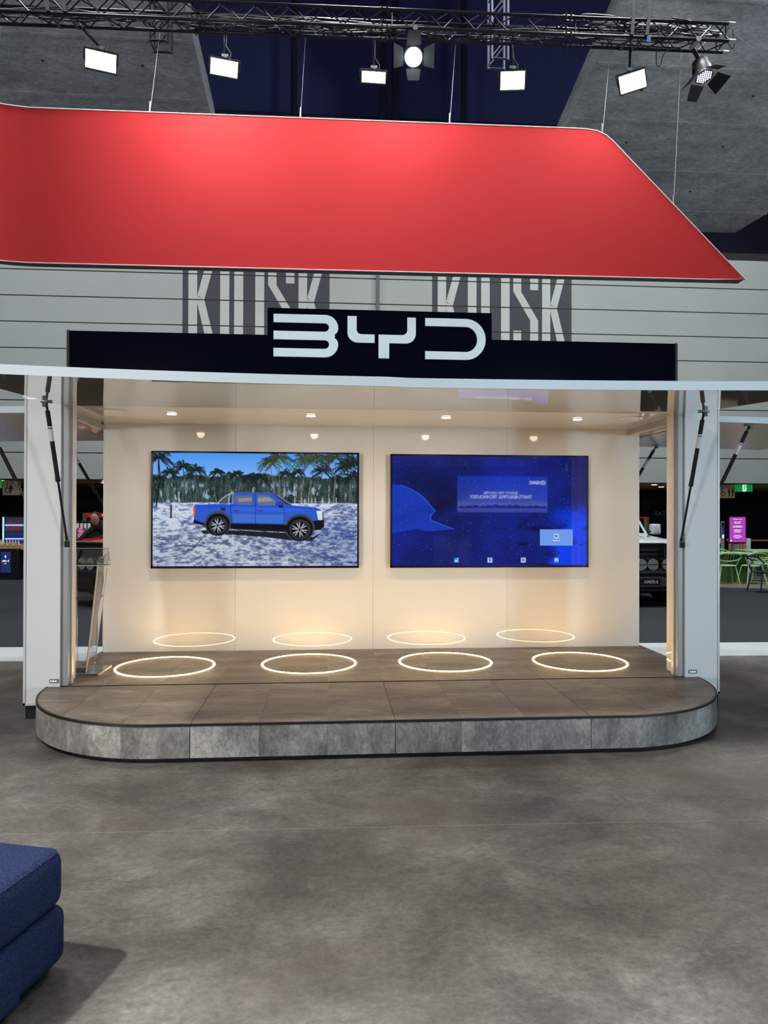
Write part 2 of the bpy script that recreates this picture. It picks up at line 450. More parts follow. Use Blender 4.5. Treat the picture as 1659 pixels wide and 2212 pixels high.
# the two raked concrete undersides (plane z = 9.4 + (20 - y) * .6)
PL = lambda x, y: (x, y, 9.4 + (20 - y) * 0.6)
d = Vector((0, 0.5, 0.85)) * 0.6
s1 = MB().prism([PL(-16, 12.5), PL(-3.45, 12.5), PL(-3.08, 15.13), PL(-2.86, 17.22), PL(-2.75, 19.6), PL(-16, 19.6)], d).build('wall_raked_left', M['slab'])
s2 = MB().prism([PL(6.65, 12.5), PL(6.23, 14.72), PL(5.8, 17.13), PL(5.42, 19.58), PL(11.59, 19.56), PL(18.5, 13.2), PL(18.5, 12.5)], d).build('wall_raked_right', M['slab'])
for s, xa, xb in ((s1, -15.8, -2.95), (s2, 6.0, 14.0)):
    tag(s, kind='structure')
    for y in (13.4, 14.6, 15.8, 16.9, 18.0, 19.0):
        x0, x1 = xa, xb
        if s is s2: x0 = 6.65 - (y - 12.5) * 0.174; x1 = 18.5 - max(0, (y - 13.2)) * 1.085
        if s is s1: x1 = -3.45 + (y - 12.5) * 0.1
        z = PL(0, y)[2]
        MB().prism([(x0, y - 0.012, z - 0.012), (x1, y - 0.012, z - 0.012), (x1, y + 0.012, z - 0.026), (x0, y + 0.012, z - 0.026)], (0, 0.004, 0.006)).build('board_joint', M['slab'], s)
        for xx in np.arange(x0 + 1.4, x1 - 0.3, 2.6):
            MB().lathe((xx + random.uniform(-.3, .3), y + 0.5, PL(0, y + 0.5)[2] + 0.004), [(0.0, -0.02), (0.03, -0.012), (0.036, 0.004)], 8).build('tie_hole', M['matte'], s)
# steel columns in the dark notch between them
for x0 in (1.55, 1.95):
    c = box('steel_column', M['steel'], (x0, x0 + 0.22, 22.4, 22.7, 8.5, 24)); tag(c, kind='structure'); c.name = 'trim_2'
for x0 in (-1.2, 4.4):
    c = MB().tube([(x0, 23.2, 8.5), (x0, 23.2, 24)], 0.1).build('trim_3', M['steel']); tag(c, kind='structure')
for zz in (11.5, 14.5):
    c = MB().tube([(-6, 23.2, zz), (12, 23.2, zz)], 0.09).build('trim_4', M['steel']); tag(c, kind='structure')

# ================================================================ THE KIOSK
KX0, KX1 = -1.98, 2.80
FY, BY, RY = 5.41, 6.73, 8.05
kiosk = empty('kiosk_booth', (0.41, FY, 0), 'white gloss open display kiosk with raised floor, corner pillars and propped flaps', 'kiosk')
box('floor_base', M['edge'], (-2.12, 3.05, FY + 0.012, RY, 0, 0.222), kiosk)
fb = box('floor_underlay', M['subfloor'], (-2.105, 3.045, FY + 0.021, RY - 0.01, 0.222, 0.2335), kiosk)
xs = [-2.11, -1.67, -1.255, -0.84, -0.425, -0.008, 0.41, 0.824, 1.238, 1.653, 2.068, 2.483, 3.05]
for i, (a, b) in enumerate(zip(xs[:-1], xs[1:])):
    for (c, e) in ((FY + 0.020, 6.62), (6.62, RY)):
        box('floor_tile', M['tile'], (a + 0.0012, b - 0.0012, c + 0.001, e - 0.001, 0.2232, 0.235), fb)


def pillar(x0, x1, inner, yf, yb, outer_first):
    """x0..x1 face, front plane yf, back plane yb (yf is the street side)"""
    p = box('pillar', M['white'], (x0, x1, min(yf, yb), max(yf, yb), 0.10, 2.36), kiosk, 0.003)
    box('plinth', M['matte'], (x0 + 0.012, x1 - 0.004, min(yf, yb) + 0.01, max(yf, yb) - 0.01, 0, 0.10), p)
    s = 1 if yf < yb else -1
    xo = x0 if outer_first else x1 - 0.016
    box('edge_trim', M['aluw'], (xo, xo + 0.016, *sorted((yf - 0.006 * s, yf + 0.0)), 0.10, 2.36), p)
    box('base_trim', M['aluw'], (x0, x1, *sorted((yf - 0.006 * s, yf)), 0.10, 0.118), p)
    # aluminium slide profile up the reveal
    sx = -1 if inner > (x0 + x1) / 2 else 1
    q = lambda a, b: sorted((inner - sx * a, inner - sx * b))
    box('door_track', M['alu'], (*q(0.0, 0.05), *sorted((yf + 0.02 * s, yf + 0.055 * s)), 0.236, 2.34), p, 0.003)
    box('door_track', M['aluw'], (*q(0.0, 0.058), *sorted((yf + 0.075 * s, yf + 0.12 * s)), 0.236, 2.34), p, 0.003)
    box('reveal_panel', M['whitewall'], (*q(0.0, 0.02), *sorted((yf + 0.14 * s, yb)), 0.236, 2.34), p, 0.002)
    return p


pl = pillar(-2.24, KX0, KX0, FY, 5.68, True)
pr = pillar(KX1, 3.08, KX1, FY, 5.68, False)
pillar(-2.24, KX0, KX0, RY, RY - 0.27, True)
pillar(KX1, 3.08, KX1, RY, RY - 0.27, False)
for p, x in ((pl, -2.02), (pr, 2.862)):
    so = box('socket_plate', M['grey'], (x - 0.034, x + 0.034, FY - 0.006, FY, 0.262, 0.292), p, 0.002)
    MB().lathe((x - 0.02, FY - 0.006, 0.277), [(0.006, 0), (0.0055, -0.004)], 10, 'y').lathe((x - 0.003, FY - 0.006, 0.277), [(0.006, 0), (0.0055, -0.004)], 10, 'y').lathe((x + 0.014, FY - 0.006, 0.277), [(0.006, 0), (0.0055, -0.004)], 10, 'y').build('socket_plate', M['textw'], p)

bw = box('back_wall', M['joint'], (-2.075, 3.01, BY + 0.012, BY + 0.06, 0.235, 2.355), kiosk)
wxs = [-2.078, -0.878, 0.413, 1.704, 3.012]
for a, b in zip(wxs[:-1], wxs[1:]):
    box('wall_panel', M['whitewall'], (a + 0.0008, b - 0.0008, BY, BY + 0.012, 0.2355, 2.354), bw, 0.0008, seg=1)
for x in (-2.082, 3.010):
    box('edge_trim', M['aluw'], (x, x + 0.006, BY - 0.004, BY + 0.064, 0.2355, 2.354), bw)
rf = box('roof', M['white'], (-2.26, 3.10, FY + 0.015, RY - 0.015, 2.362, 2.47), kiosk, 0.004)
box('ceiling_panel', M['ceilw'], (-2.20, 3.04, FY + 0.03, RY - 0.03, 2.352, 2.362), kiosk)
# header beams over the side openings with the flap track
for x0, x1, sg in ((-2.24, -2.10, 1), (2.92, 3.06, -1)):
    hb = box('header_beam', M['whitewall'], (x0, x1, 5.68, RY - 0.27, 2.285, 2.352), kiosk, 0.003)
    xi = x1 if sg > 0 else x0
    box('header_track', M['alu'], (*sorted((xi, xi + 0.03 * sg)), 5.70, RY - 0.3, 2.30, 2.325), hb, 0.003)
box('header_beam', M['ceilw'], (KX0, KX1, FY + 0.0, FY + 0.03, 2.318, 2.362), kiosk)


def strut(top, bot, side):
    """gas strut from the flap bracket (top) to the reveal (bot)"""
    top = Vector(top); bot = Vector(bot); dv = (bot - top); L = dv.length; u = dv / L
    mid = top + u * (L * 0.545)
    st = MB().tube([top + u * 0.045, mid], 0.0155, 12).build('gas_strut', M['matte'], kiosk, smooth=True)
    MB().tube([mid - u * 0.02, mid + u * 0.012], 0.0175, 12).build('collar', M['black'], st)
    MB().tube([mid, bot - u * 0.02], 0.0085, 10).build('rod', M['black'], st)
    MB().tube([top + u * 0.155, top + u * 0.165], 0.0160, 12).tube([top + u * 0.172, top + u * 0.26], 0.0160, 12).build('paper_label', M['cupw'], st)
    MB().tube([top, top + u * 0.05], 0.009, 8).box(top.x - 0.035, top.x + 0.035, top.y - 0.02, top.y + 0.02, top.z + 0.008, top.z + 0.016).box(top.x - 0.012 + side * 0.01, top.x + 0.012 + side * 0.01, top.y - 0.018, top.y + 0.018, top.z - 0.02, top.z + 0.01).build('top_bracket', M['black'], st)
    MB().tube([bot - u * 0.03, bot], 0.0115, 8).box(bot.x + side * 0.004 - 0.009, bot.x + side * 0.004 + 0.02, bot.y - 0.015, bot.y + 0.015, bot.z - 0.05, bot.z - 0.005).build('bottom_bracket', M['matte'], st)
    return st


# front flap: hinged at the top of the opening, drooping a little towards the visitor
def flapz(x, dd):
    u = (x - 0.41) / 2.4
    return 2.309 - 0.084 * dd + dd / 1.7 * (0.050 * u * u + 0.010 * (1 - u * u)) * (0.6 if u > 0 else 1.0)


FLX0, FLX1, FLD = KX0 + 0.012, KX1 - 0.004, 1.73
nx, ny = 40, 8
vs, fs = [], []
for j in range(ny + 1):
    for i in range(nx + 1):
        x = FLX0 + (FLX1 - FLX0) * i / nx; dd = 0.004 + (FLD - 0.004) * j / ny
        vs.append((x, FY - dd, flapz(x, dd)))
for j in range(ny):
    for i in range(nx):
        a = j * (nx + 1) + i; fs.append((a, a + 1, a + nx + 2, a + nx + 1))
top = [(x, y, z + 0.046) for x, y, z in vs]
n = len(vs)
rim = [i for i in range(nx + 1)] + [j * (nx + 1) + nx for j in range(1, ny + 1)] + [ny * (nx + 1) + i for i in range(nx - 1, -1, -1)] + [j * (nx + 1) for j in range(ny - 1, 0, -1)]
flap = MB().add(vs, fs).add([(x, y, z + 0.006) for x, y, z in vs], fs).build('front_flap', M['flap'], kiosk, smooth=True)
fr = MB()
rp = [vs[i] for i in rim]; m_ = len(rp)
fr.add([(x, y, z + 0.0005) for x, y, z in rp] + [(x, y, z + 0.05) for x, y, z in rp] + [(0.41 + (x - 0.41) * 0.992, FY - 0.85 + (y - FY + 0.85) * 0.985, z + 0.0005) for x, y, z in rp] + [(0.41 + (x - 0.41) * 0.992, FY - 0.85 + (y - FY + 0.85) * 0.985, z + 0.05) for x, y, z in rp],
       [f for i in range(m_) for f in ((i, (i + 1) % m_, m_ + (i + 1) % m_, m_ + i), (m_ + i, m_ + (i + 1) % m_, 3 * m_ + (i + 1) % m_, 3 * m_ + i), (i, 2 * m_ + i, 2 * m_ + (i + 1) % m_, (i + 1) % m_), (2 * m_ + i, 3 * m_ + i, 3 * m_ + (i + 1) % m_, 2 * m_ + (i + 1) % m_))])
fr.build('edge_frame', M['fascia'], flap)
MB().add([(x, y, z + 0.048) for x, y, z in vs], fs).build('top_skin', M['fascia'], flap)
strut((KX0 + 0.005, 5.125, flapz(KX0, .285) - 0.018), (KX0 + 0.06, 5.37, 1.315), -1)
strut((KX1 - 0.005, 5.125, flapz(KX1, .285) - 0.018), (KX1 - 0.055, 5.37, 1.305), 1)
# side flaps
for x0, sg in ((-2.245, -1), (3.085, 1)):
    x1 = x0 + sg * 1.75
    f = MB().prism([(x0, 5.63, 2.282), (x1, 5.63, 2.252), (x1, 5.63, 2.258), (x0, 5.63, 2.288)], (0, 2.02, 0)).build('side_flap', M['sideflap'], kiosk)
    MB().prism([(x0, 5.62, 2.283), (x1, 5.62, 2.253), (x1, 5.62, 2.303), (x0, 5.62, 2.333)], (0, 0.012, 0)).prism([(x0, 7.648, 2.283), (x1, 7.648, 2.253), (x1, 7.648, 2.303), (x0, 7.648, 2.333)], (0, 0.012, 0)).prism([(x1, 5.63, 2.253), (x1, 7.65, 2.253), (x1, 7.65, 2.303), (x1, 5.63, 2.303)], (0.012 * sg, 0, 0)).build('edge_frame', M['fascia'], f)
    MB().prism([(x0, 5.63, 2.326), (x1, 5.63, 2.296), (x1, 7.65, 2.296), (x0, 7.65, 2.326)], (0, 0, 0.006)).build('top_skin', M['fascia'], f)
    strut((x0 + sg * 0.42, 5.70, 2.256), (x0 - sg * 0.03, 5.745, 1.31), sg)
    strut((x0 + sg * 0.42, 7.40, 2.256), (x0 - sg * 0.03, 7.72, 1.31), sg)

# downlights
for i, x in enumerate((-1.32, -0.16, 1.0, 2.16)):
    o = MB().lathe((x, 6.06, 2.35), [(0.05, 0.004), (0.052, -0.001), (0.04, -0.003)], 24).build('downlight', M['aluw'], loc=(x, 6.06, 2.35))
    where = ['above the left half of the left screen', 'above the right half of the left screen', 'above the left half of the right screen', 'above the right end of the right screen'][i]
    tag(o, f'small round warm downlight in the kiosk ceiling {where}', 'downlight', 'recessed kiosk downlights')
    MB().lathe((x, 6.06, 2.345), [(0.039, 0.0), (0.038, -0.001)], 24).build('lens', M['down'], o)
    spot('downlight_beam', (x, 6.06, 2.335), (x, 6.16, 0), 33, (1.0, 0.84, 0.64), 174, 1.0, 0.04)
# big round ceiling speakers
for i, x in enumerate((-1.78, 2.60)):
    o = MB().lathe((x, 5.95, 2.35), [(0.115, 0.004), (0.112, -0.004), (0.105, -0.005)], 32).build('ceiling_speaker', M['ceilw'], loc=(x, 5.95, 2.35))
    tag(o, f'round flush speaker grille in the kiosk ceiling by the {"left" if i == 0 else "right"} pillar', 'speaker')
# glowing rings let into the floor
for i, x in enumerate((-1.367, -0.171, 1.006, 2.180)):
    y = (6.08, 6.13, 6.125, 6.06)[i]; vs = []; fs = []; sg = 72
    for r, z in ((0.391, 0.2352), (0.391, 0.2372), (0.405, 0.2372), (0.405, 0.2352)):
        vs += [(x + r * math.cos(2 * pi * q / sg), y + r * math.sin(2 * pi * q / sg), z) for q in range(sg)]
    for a, b in ((0, 1), (1, 2), (2, 3), (3, 0)):
        fs += [(a * sg + q, a * sg + (q + 1) % sg, b * sg + (q + 1) % sg, b * sg + q) for q in range(sg)]
    o = MB().add(vs, fs).build('light_ring', M['ring'], loc=(x, y, 0.235))
    tag(o, 'glowing ring in the kiosk floor, ' + ['leftmost, beside the lectern', 'second from the left, below the left screen', 'third from the left, below the right screen', 'rightmost, nearest the right pillar'][i], 'floor light', 'floor light rings')

# ================================================================ FRONT STEP
step = empty('stage_step', (0.41, 4.9, 0), 'wide low concrete-look step with rounded ends in front of the kiosk', 'platform')
R = 1.02; cxl, cxr = -1.05, 1.885; yb = FY - 0.006; yfz = yb - R


def yfront(x, ins=0.0):
    r = R - ins
    if x < cxl: return yb - math.sqrt(max(0, r * r - (x - cxl) ** 2))
    if x > cxr: return yb - math.sqrt(max(0, r * r - (x - cxr) ** 2))
    return yb - r


def dshape(ins, n=24):
    r = R - ins
    pts = arc(cxl, yb, r, 180, 270, n) + arc(cxr, yb, r, 270, 360, n)
    return pts


# tuck the step around the pillars: it stops on the pillar fronts
MB().prism([(x, y, 0.0) for x, y in dshape(0.05)], (0, 0, 0.03)).build('plinth', M['matte'], step)
core = MB().prism([(x, y, 0.03) for x, y in dshape(0.016)], (0, 0, 0.190)).build('core', M['edge'], step)
ul = MB().prism([(x, min(y, yb - 0.003), 0.2201) for x, y in dshape(0.006)], (0, 0, 0.0125)).build('underlay', M['subfloor'], step)
seams = (-0.84, 0.41, 1.653)
bx = [cxl - R + 0.004, -1.67, -1.255, -0.84, -0.425, -0.008, 0.41, 0.824, 1.238, 1.653, 2.068, 2.483, cxr + R - 0.004]
for a, b in zip(bx[:-1], bx[1:]):
    ga = 0.003 if any(abs(a - s) < 1e-4 for s in seams) else 0.001
    gb = 0.003 if any(abs(b - s) < 1e-4 for s in seams) else 0.001
    xx = [a + ga + (b - gb - a - ga) * t / 8 for t in range(9)]
    poly = [(x, min(yb - 0.0012, yfront(x, 0.004)), 0.2328) for x in xx] + [(b - gb, yb - 0.001, 0.2328), (a + ga, yb - 0.001, 0.2328)]
    cl_ = [poly[0]]
    for p in poly[1:]:
        if (Vector(p) - Vector(cl_[-1])).length > 1e-4: cl_.append(p)
    MB().prism(cl_, (0, 0, 0.0022)).build('step_tile', M['tile'], ul)
for s in seams:
    box('seam_strip', M['edge'], (s - 0.0035, s + 0.0035, yfront(s, 0.005), yb - 0.004, 0.2325, 0.2345), ul)
# black edging lip
lip = []
o_, i_ = dshape(-0.002, 40), dshape(0.012, 40); m_ = len(o_)
MB().add([(x, y, 0.221) for x, y in o_] + [(x, y, 0.2362) for x, y in o_] + [(x, y, 0.2362) for x, y in i_] + [(x, y, 0.221) for x, y in i_],
         [(k * m_ + q, k * m_ + q + 1, ((k + 1) % 4) * m_ + q + 1, ((k + 1) % 4) * m_ + q) for k in range(4) for q in range(m_ - 1)]).build('edging_lip', M['edge'], step)
# fascia tiles around the outline
per = []
tot = R * pi / 2; Lx = cxr - cxl


def along(s):
    if s < tot: a = pi + s / R; return (cxl + R * math.cos(a), yb + R * math.sin(a), math.cos(a), math.sin(a))
    s -= tot
    if s < Lx: return (cxl + s, yb - R, 0, -1)
    s -= Lx; a = 1.5 * pi + min(s, tot) / R
    return (cxr + R * math.cos(a), yb + R * math.sin(a), math.cos(a), math.sin(a))


ss = [0.02]
sm = [tot + (s - cxl) for s in seams]
x = sm[0]
left = sorted([sm[0] - 0.415 * q for q in range(1, 5)])
bounds = [0.02] + [v for v in left if v > 0.15] + [sm[0]] + [sm[0] + 0.415 * q for q in (1, 2)] + [sm[1]] + [sm[1] + 0.415 * q for q in (1, 2)] + [sm[2]] + [sm[2] + 0.19, sm[2] + 0.605, sm[2] + 1.02, sm[2] + 1.435, 2 * tot + Lx - 0.02]
for a, b in zip(bounds[:-1], bounds[1:]):
    ga = 0.0025 if any(abs(a - s) < 1e-4 for s in sm) else 0.0006
    gb = 0.0025 if any(abs(b - s) < 1e-4 for s in sm) else 0.0006
    vs = []; K_ = 6
    for q in range(K_ + 1):
        px, py, nx_, ny_ = along(a + ga + (b - gb - a - ga) * q / K_)
        vs += [(px, py, 0.03), (px, py, 0.221), (px - nx_ * 0.015, py - ny_ * 0.015, 0.221), (px - nx_ * 0.015, py - ny_ * 0.015, 0.03)]
    fs = [(q * 4 + e, q * 4 + (e + 1) % 4, (q + 1) * 4 + (e + 1) % 4, (q + 1) * 4 + e) for q in range(K_) for e in range(4)] + [(0, 1, 2, 3), (K_ * 4 + 3, K_ * 4 + 2, K_ * 4 + 1, K_ * 4)]
    MB().add(vs, fs).build('fascia_tile', M['fasc'], core)
# ================================================================ SIGN ON THE ROOF
sg_ = empty('roof_sign', (0.4, 5.46, 2.47), 'long dark navy sign board with three raised white letters on the kiosk roof', 'sign')
hx0, hx1 = -0.473, 1.249
MB().prism([(-1.94, 5.42, 2.47), (2.735, 5.42, 2.47), (2.735, 5.42, 2.868), (hx1, 5.42, 2.868), (hx1, 5.42, 3.074), (hx0, 5.42, 3.074), (hx0, 5.42, 2.868), (-1.94, 5.42, 2.868)], (0, 0.08, 0)).build('sign_board', M['sign'], sg_)
for a, b in ((-1.946, -1.926), (2.721, 2.741)):
    box('end_frame', M['edge'], (a, b, 5.414, 5.506, 2.47, 2.872), sg_, 0.002)
KS = 0.001132


def letter(polys):
    mb = MB()
    for p in polys: mb.prism([(hx0 + (u - 46) * KS, 5.42, 3.074 - (v - 57) * KS) for u, v in p], (0, -0.014, 0))
    return mb.build('raised_letter', M['letter'], sg_)


A = arc
letter([[(87, 100)] + A(430, 188, 88, -90, 0, 10) + A(470, 188, 48, 5, 62, 5) + [(497, 242)] + A(470, 296, 48, -62, -5, 5) + A(430, 296, 88, 0, 90, 10) + [(87, 384), (87, 328)] + A(427, 298.5, 29.5, 90, -90, 12) + [(87, 269), (87, 213)] + A(427, 184, 29, 90, -90, 12) + [(87, 155)]])
letter([[(580, 103), (642, 103), (642, 193)] + A(675, 193, 33, 180, 90, 6, 31) + [(763, 224), (763, 280)] + A(650, 214, 70, 90, 180, 8, 66),
        [(985, 104), (1043, 104)] + A(975, 214, 68, 0, 90, 8, 66) + [(862, 280), (862, 383), (790, 383), (790, 224)] + A(950, 190, 35, 90, 0, 6, 34)])
letter([[(1107, 104)] + A(1385, 243.5, 138, -90, 90, 24, 139.5) + [(1107, 383), (1107, 329)] + A(1385, 243.5, 80, 90, -90, 20, 86) + [(1107, 157)]])

# ================================================================ RED HANGING SIGN
ban = empty('hanging_sign', (1.0, 10.9, 6.4), 'big red fabric sign with a slanted right end hanging on wires', 'sign')
BT = lambda x: 7.555 + (x + 4.5) * 0.0072      # top edge
BB = lambda x: 5.243 + (x + 4.9) * 0.0045      # bottom edge


def bany(x): return 10.9 - (0.0 if x > -4.4 else 0.30 * (x + 4.4) ** 2)


tops = [(-6.3, None), (-5.6, None), (-5.1, None), (-4.8, None), (-4.5, None), (-4.2, None), (-3, None), (-1, None), (1, None), (3, None), (3.85, None)]
prof = [(x, BT(x) + (0.006 if x < -4.6 else 0)) for x, _ in tops] + [(4.03, 7.612), (4.2, 7.59), (4.34, 7.53), (4.46, 7.435), (4.56, 7.335)] + [(4.56 + (6.633 - 4.56) * t, 7.335 + (5.31 - 7.335) * t) for t in (0.25, 0.5, 0.75, 1.0)]
NB = 10
vs, fs = [], []
for x, zt in prof:
    zb = BB(x)
    for q in range(NB + 1): vs.append((x, bany(x), zb + (zt - zb) * q / NB))
for i in range(len(prof) - 1):
    for q in range(NB): a = i * (NB + 1) + q; fs.append((a, a + NB + 1, a + NB + 2, a + 1))
TH = 0.17
MB().add(vs, fs).build('front_fabric', M['red'], ban, smooth=True)
MB().add([(x, y + TH, z) for x, y, z in vs], fs).build('rear_fabric', M['red'], ban, smooth=True)
outl = [(x, bany(x), z) for x, z in prof] + [(x, bany(x), BB(x)) for x, _ in prof[-2::-1]]
m_ = len(outl)
MB().add([(x, y + 0.003, z) for x, y, z in outl] + [(x, y + TH - 0.003, z) for x, y, z in outl], [(i, (i + 1) % m_, m_ + (i + 1) % m_, m_ + i) for i in range(m_)]).build('side_band', M['redside'], ban)
MB().tube([(x, y - 0.004, z) for x, y, z in outl + [outl[0]]], 0.009, 6, cap=False).build('piping', M['piping'], ban)
MB().lathe((6.56, 10.885, 5.325), [(0.02, 0), (0.02, 0.02)], 10, 'y').build('corner_eyelet', M['wire'], ban)

# truss geometry: chords slope a hair
TY, TA = 11.4, 0.29
TZ = lambda x: 9.395 + 0.0145 * (x - 0.5)
for x, z, xt in ((-4.943, 7.56, -5.227), (-2.742, 7.565, -2.758), (-0.47, 7.58, -0.418), (1.855, 7.6, 2.075), (4.311, 7.545, 4.731), (5.486, 6.44, 5.98)):
    wv = MB().tube([(x, 10.985 + (0.2 * 0 if x > -4.6 else -0.19), z - 0.01), (xt, TY + TA, TZ(xt) - 0.02)], 0.0038, 6).build('suspension_wire', M['wire'], ban)
    MB().tube([(x, 10.985 + (0 if x > -4.6 else -0.19), z + 0.02), (x + 0.006, 10.995 + (0 if x > -4.6 else -0.19), z + 0.22)], 0.013, 6).build('wire_clamp', M['wire'], wv)

# ================================================================ LIGHTING TRUSS
tr = empty('lighting_truss', (0.5, TY + 0.145, 9.4), 'long black box truss loaded with cables above the red sign', 'truss')
TX0, TX1 = -7.2, 6.74
ch = {}
for nme, yy, dz in (('fb', TY, 0), ('ft', TY, TA), ('rb', TY + TA, 0), ('rt', TY + TA, TA)):
    x1 = TX1 + (0.06 if nme == 'rb' else 0)
    ch[nme] = MB().tube([(TX0, yy, TZ(TX0) + dz), (x1, yy, TZ(x1) + dz)], 0.027, 10).build('chord', M['truss'], tr, smooth=True)
    MB().tube([(x1 - 0.09, yy, TZ(x1) + dz), (x1 + 0.02, yy, TZ(x1) + dz)], 0.033, 10).build('end_coupler', M['alu'], ch[nme])
faces = [((TY, 0), (TY, TA)), ((TY + TA, 0), (TY + TA, TA)), ((TY, 0), (TY + TA, 0)), ((TY, TA), (TY + TA, TA))]
stp = 0.27
for fi, (p, q) in enumerate(faces):
    x = TX0 + 0.1 + (0.13 if fi % 2 else 0); up = False
    while x + stp < TX1 - 0.05:
        a, b = (p, q) if up else (q, p)
        MB().tube([(x, a[0], TZ(x) + a[1]), (x + stp, b[0], TZ(x + stp) + b[1])], 0.0115, 6, cap=False).build('brace', M['truss'], tr, smooth=True)
        x += stp; up = not up
    MB().tube([(TX1 - 0.14, p[0], TZ(TX1) + p[1]), (TX1 - 0.14, q[0], TZ(TX1) + q[1])], 0.0115, 6).build('brace', M['truss'], tr)
for xj in (-5.8, -2.15, 0.86, 3.9):       # bolted joints
    for yy, dz in ((TY, 0), (TY, TA), (TY + TA, 0), (TY + TA, TA)):
        z = TZ(xj) + dz
        MB().tube([(xj - 0.09, yy, z), (xj + 0.09, yy, z)], 0.034, 10).box(xj - 0.05, xj - 0.03, yy - 0.045, yy + 0.045, z - 0.045, z + 0.045).box(xj + 0.03, xj + 0.05, yy - 0.045, yy + 0.045, z - 0.045, z + 0.045).build('joint_coupler', M['truss'], tr)
    MB().tube([(xj + 0.12, TY, TZ(xj)), (xj + 0.12, TY, TZ(xj) + TA)], 0.0115, 6).build('brace', M['truss'], tr)
    MB().tube([(xj + 0.12, TY + TA, TZ(xj)), (xj + 0.12, TY, TZ(xj))], 0.0115, 6).build('brace', M['truss'], tr)


def strap(x, lean, m=None):
    z = TZ(x)
    pts = [(x, TY - 0.035, z + 1.6), (x + lean * 0.02, TY - 0.035, z + TA), (x + lean * 0.06, TY - 0.04, z + 0.02), (x + lean * 0.2, TY + TA + 0.0, z - 0.04), (x + lean * 0.2, TY + TA + 0.04, z + 0.1)]
    mb = MB(); wd = 0.028
    for a, b in zip(pts[:-1], pts[1:]):
        mb.add([(a[0] - wd, a[1], a[2]), (a[0] + wd, a[1], a[2]), (b[0] + wd, b[1], b[2]), (b[0] - wd, b[1], b[2])], [(0, 1, 2, 3)])
        mb.add([(a[0] - wd, a[1] + .006, a[2]), (a[0] + wd, a[1] + .006, a[2]), (b[0] + wd, b[1] + .006, b[2]), (b[0] - wd, b[1] + .006, b[2])], [(3, 2, 1, 0)])
    return mb.build('lifting_strap', m or M['strap'], tr)


strap(-4.43, 0.6); strap(-4.18, 0.75); strap(5.0, -0.5); strap(5.28, -1.0)
box('strap_tail', mat('blue_tape', (50, 100, 160), 0.6), (5.22, 5.28, TY - 0.05, TY - 0.035, TZ(5.2) - 0.1, TZ(5.2) - 0.0), tr)


def cable(pts, r=0.009, name='cable', m=None):
    P = [Vector(p) for p in pts]; out = []
    for i in range(len(P) - 1):
        p0, p1, p2, p3 = P[max(i - 1, 0)], P[i], P[i + 1], P[min(i + 2, len(P) - 1)]
        for q in range(6):
            t = q / 6
            out.append(0.5 * ((2 * p1) + (p2 - p0) * t + (2 * p0 - 5 * p1 + 4 * p2 - p3) * t * t + (3 * p1 - p0 - 3 * p2 + p3) * t ** 3))
    out.append(P[-1])
    return MB().tube(out, r, 6).build(name, m or M['cable'], tr, smooth=True)


for q in range(14):     # long runs lying in the truss
    x = TX0 + 0.1; pts = []
    yy = TY + random.uniform(0.05, 0.25); zz = random.uniform(0.03, 0.12)
    while x < 6.3:
        pts.append((x, yy + random.uniform(-0.05, 0.05), TZ(x) + 0.03 + zz + random.uniform(-0.03, 0.04))); x += random.uniform(0.4, 0.9)
    cable(pts, random.choice((0.007, 0.009, 0.012)), m=M['cable'] if q % 3 else M['grey'])
for q in range(26):    # bundled coils on top towards the right end
    xc = random.uniform(3.9, 6.45); rr = random.uniform(0.12, 0.3); zc = TZ(xc) + TA + random.uniform(-0.08, 0.12); yc = TY + random.uniform(0.05, 0.24)
    tl = random.uniform(-0.5, 0.5)
    cable([(xc + rr * 1.4 * math.cos(a), yc + 0.10 * math.sin(a + tl), zc + rr * 0.42 * math.sin(a)) for a in np.linspace(0, 2 * pi, 9)], 0.010, 'cable_coil')
for q in range(14):
    xc = -5.6 + q * 0.66
    cable([(xc, TY + 0.1, TZ(xc) + 0.1), (xc + 0.1, TY + 0.12, TZ(xc) + 0.02), (xc + 0.25, TY + 0.2, TZ(xc) + 0.16), (xc + 0.4, TY + 0.15, TZ(xc) + 0.05)], 0.008, 'cable_coil', M['grey'])
cable([(6.72, TY, TZ(6.7) + 0.2), (6.8, TY + 0.1, TZ(6.7) - 0.06), (6.62, TY + 0.05, TZ(6.7) + 0.1), (6.7, TY, TZ(6.7) + 0.3)], 0.006, 'cable_coil')
cable([(5.5, TY + .2, TZ(5.5)), (5.52, TY + .25, TZ(5.5) - 0.25), (5.58, TY + .25, TZ(5.5) - 0.3), (5.66, TY + .25, TZ(5.5) - 0.08), (5.78, TY + .2, TZ(5.5))], 0.008, 'cable_drop')
MB().tube([(6.74, TY + 0.1, TZ(6.7) + 0.25), (10.5, 14.5, 10.4)], 0.006, 6).build('guy_wire', M['wire'], tr)


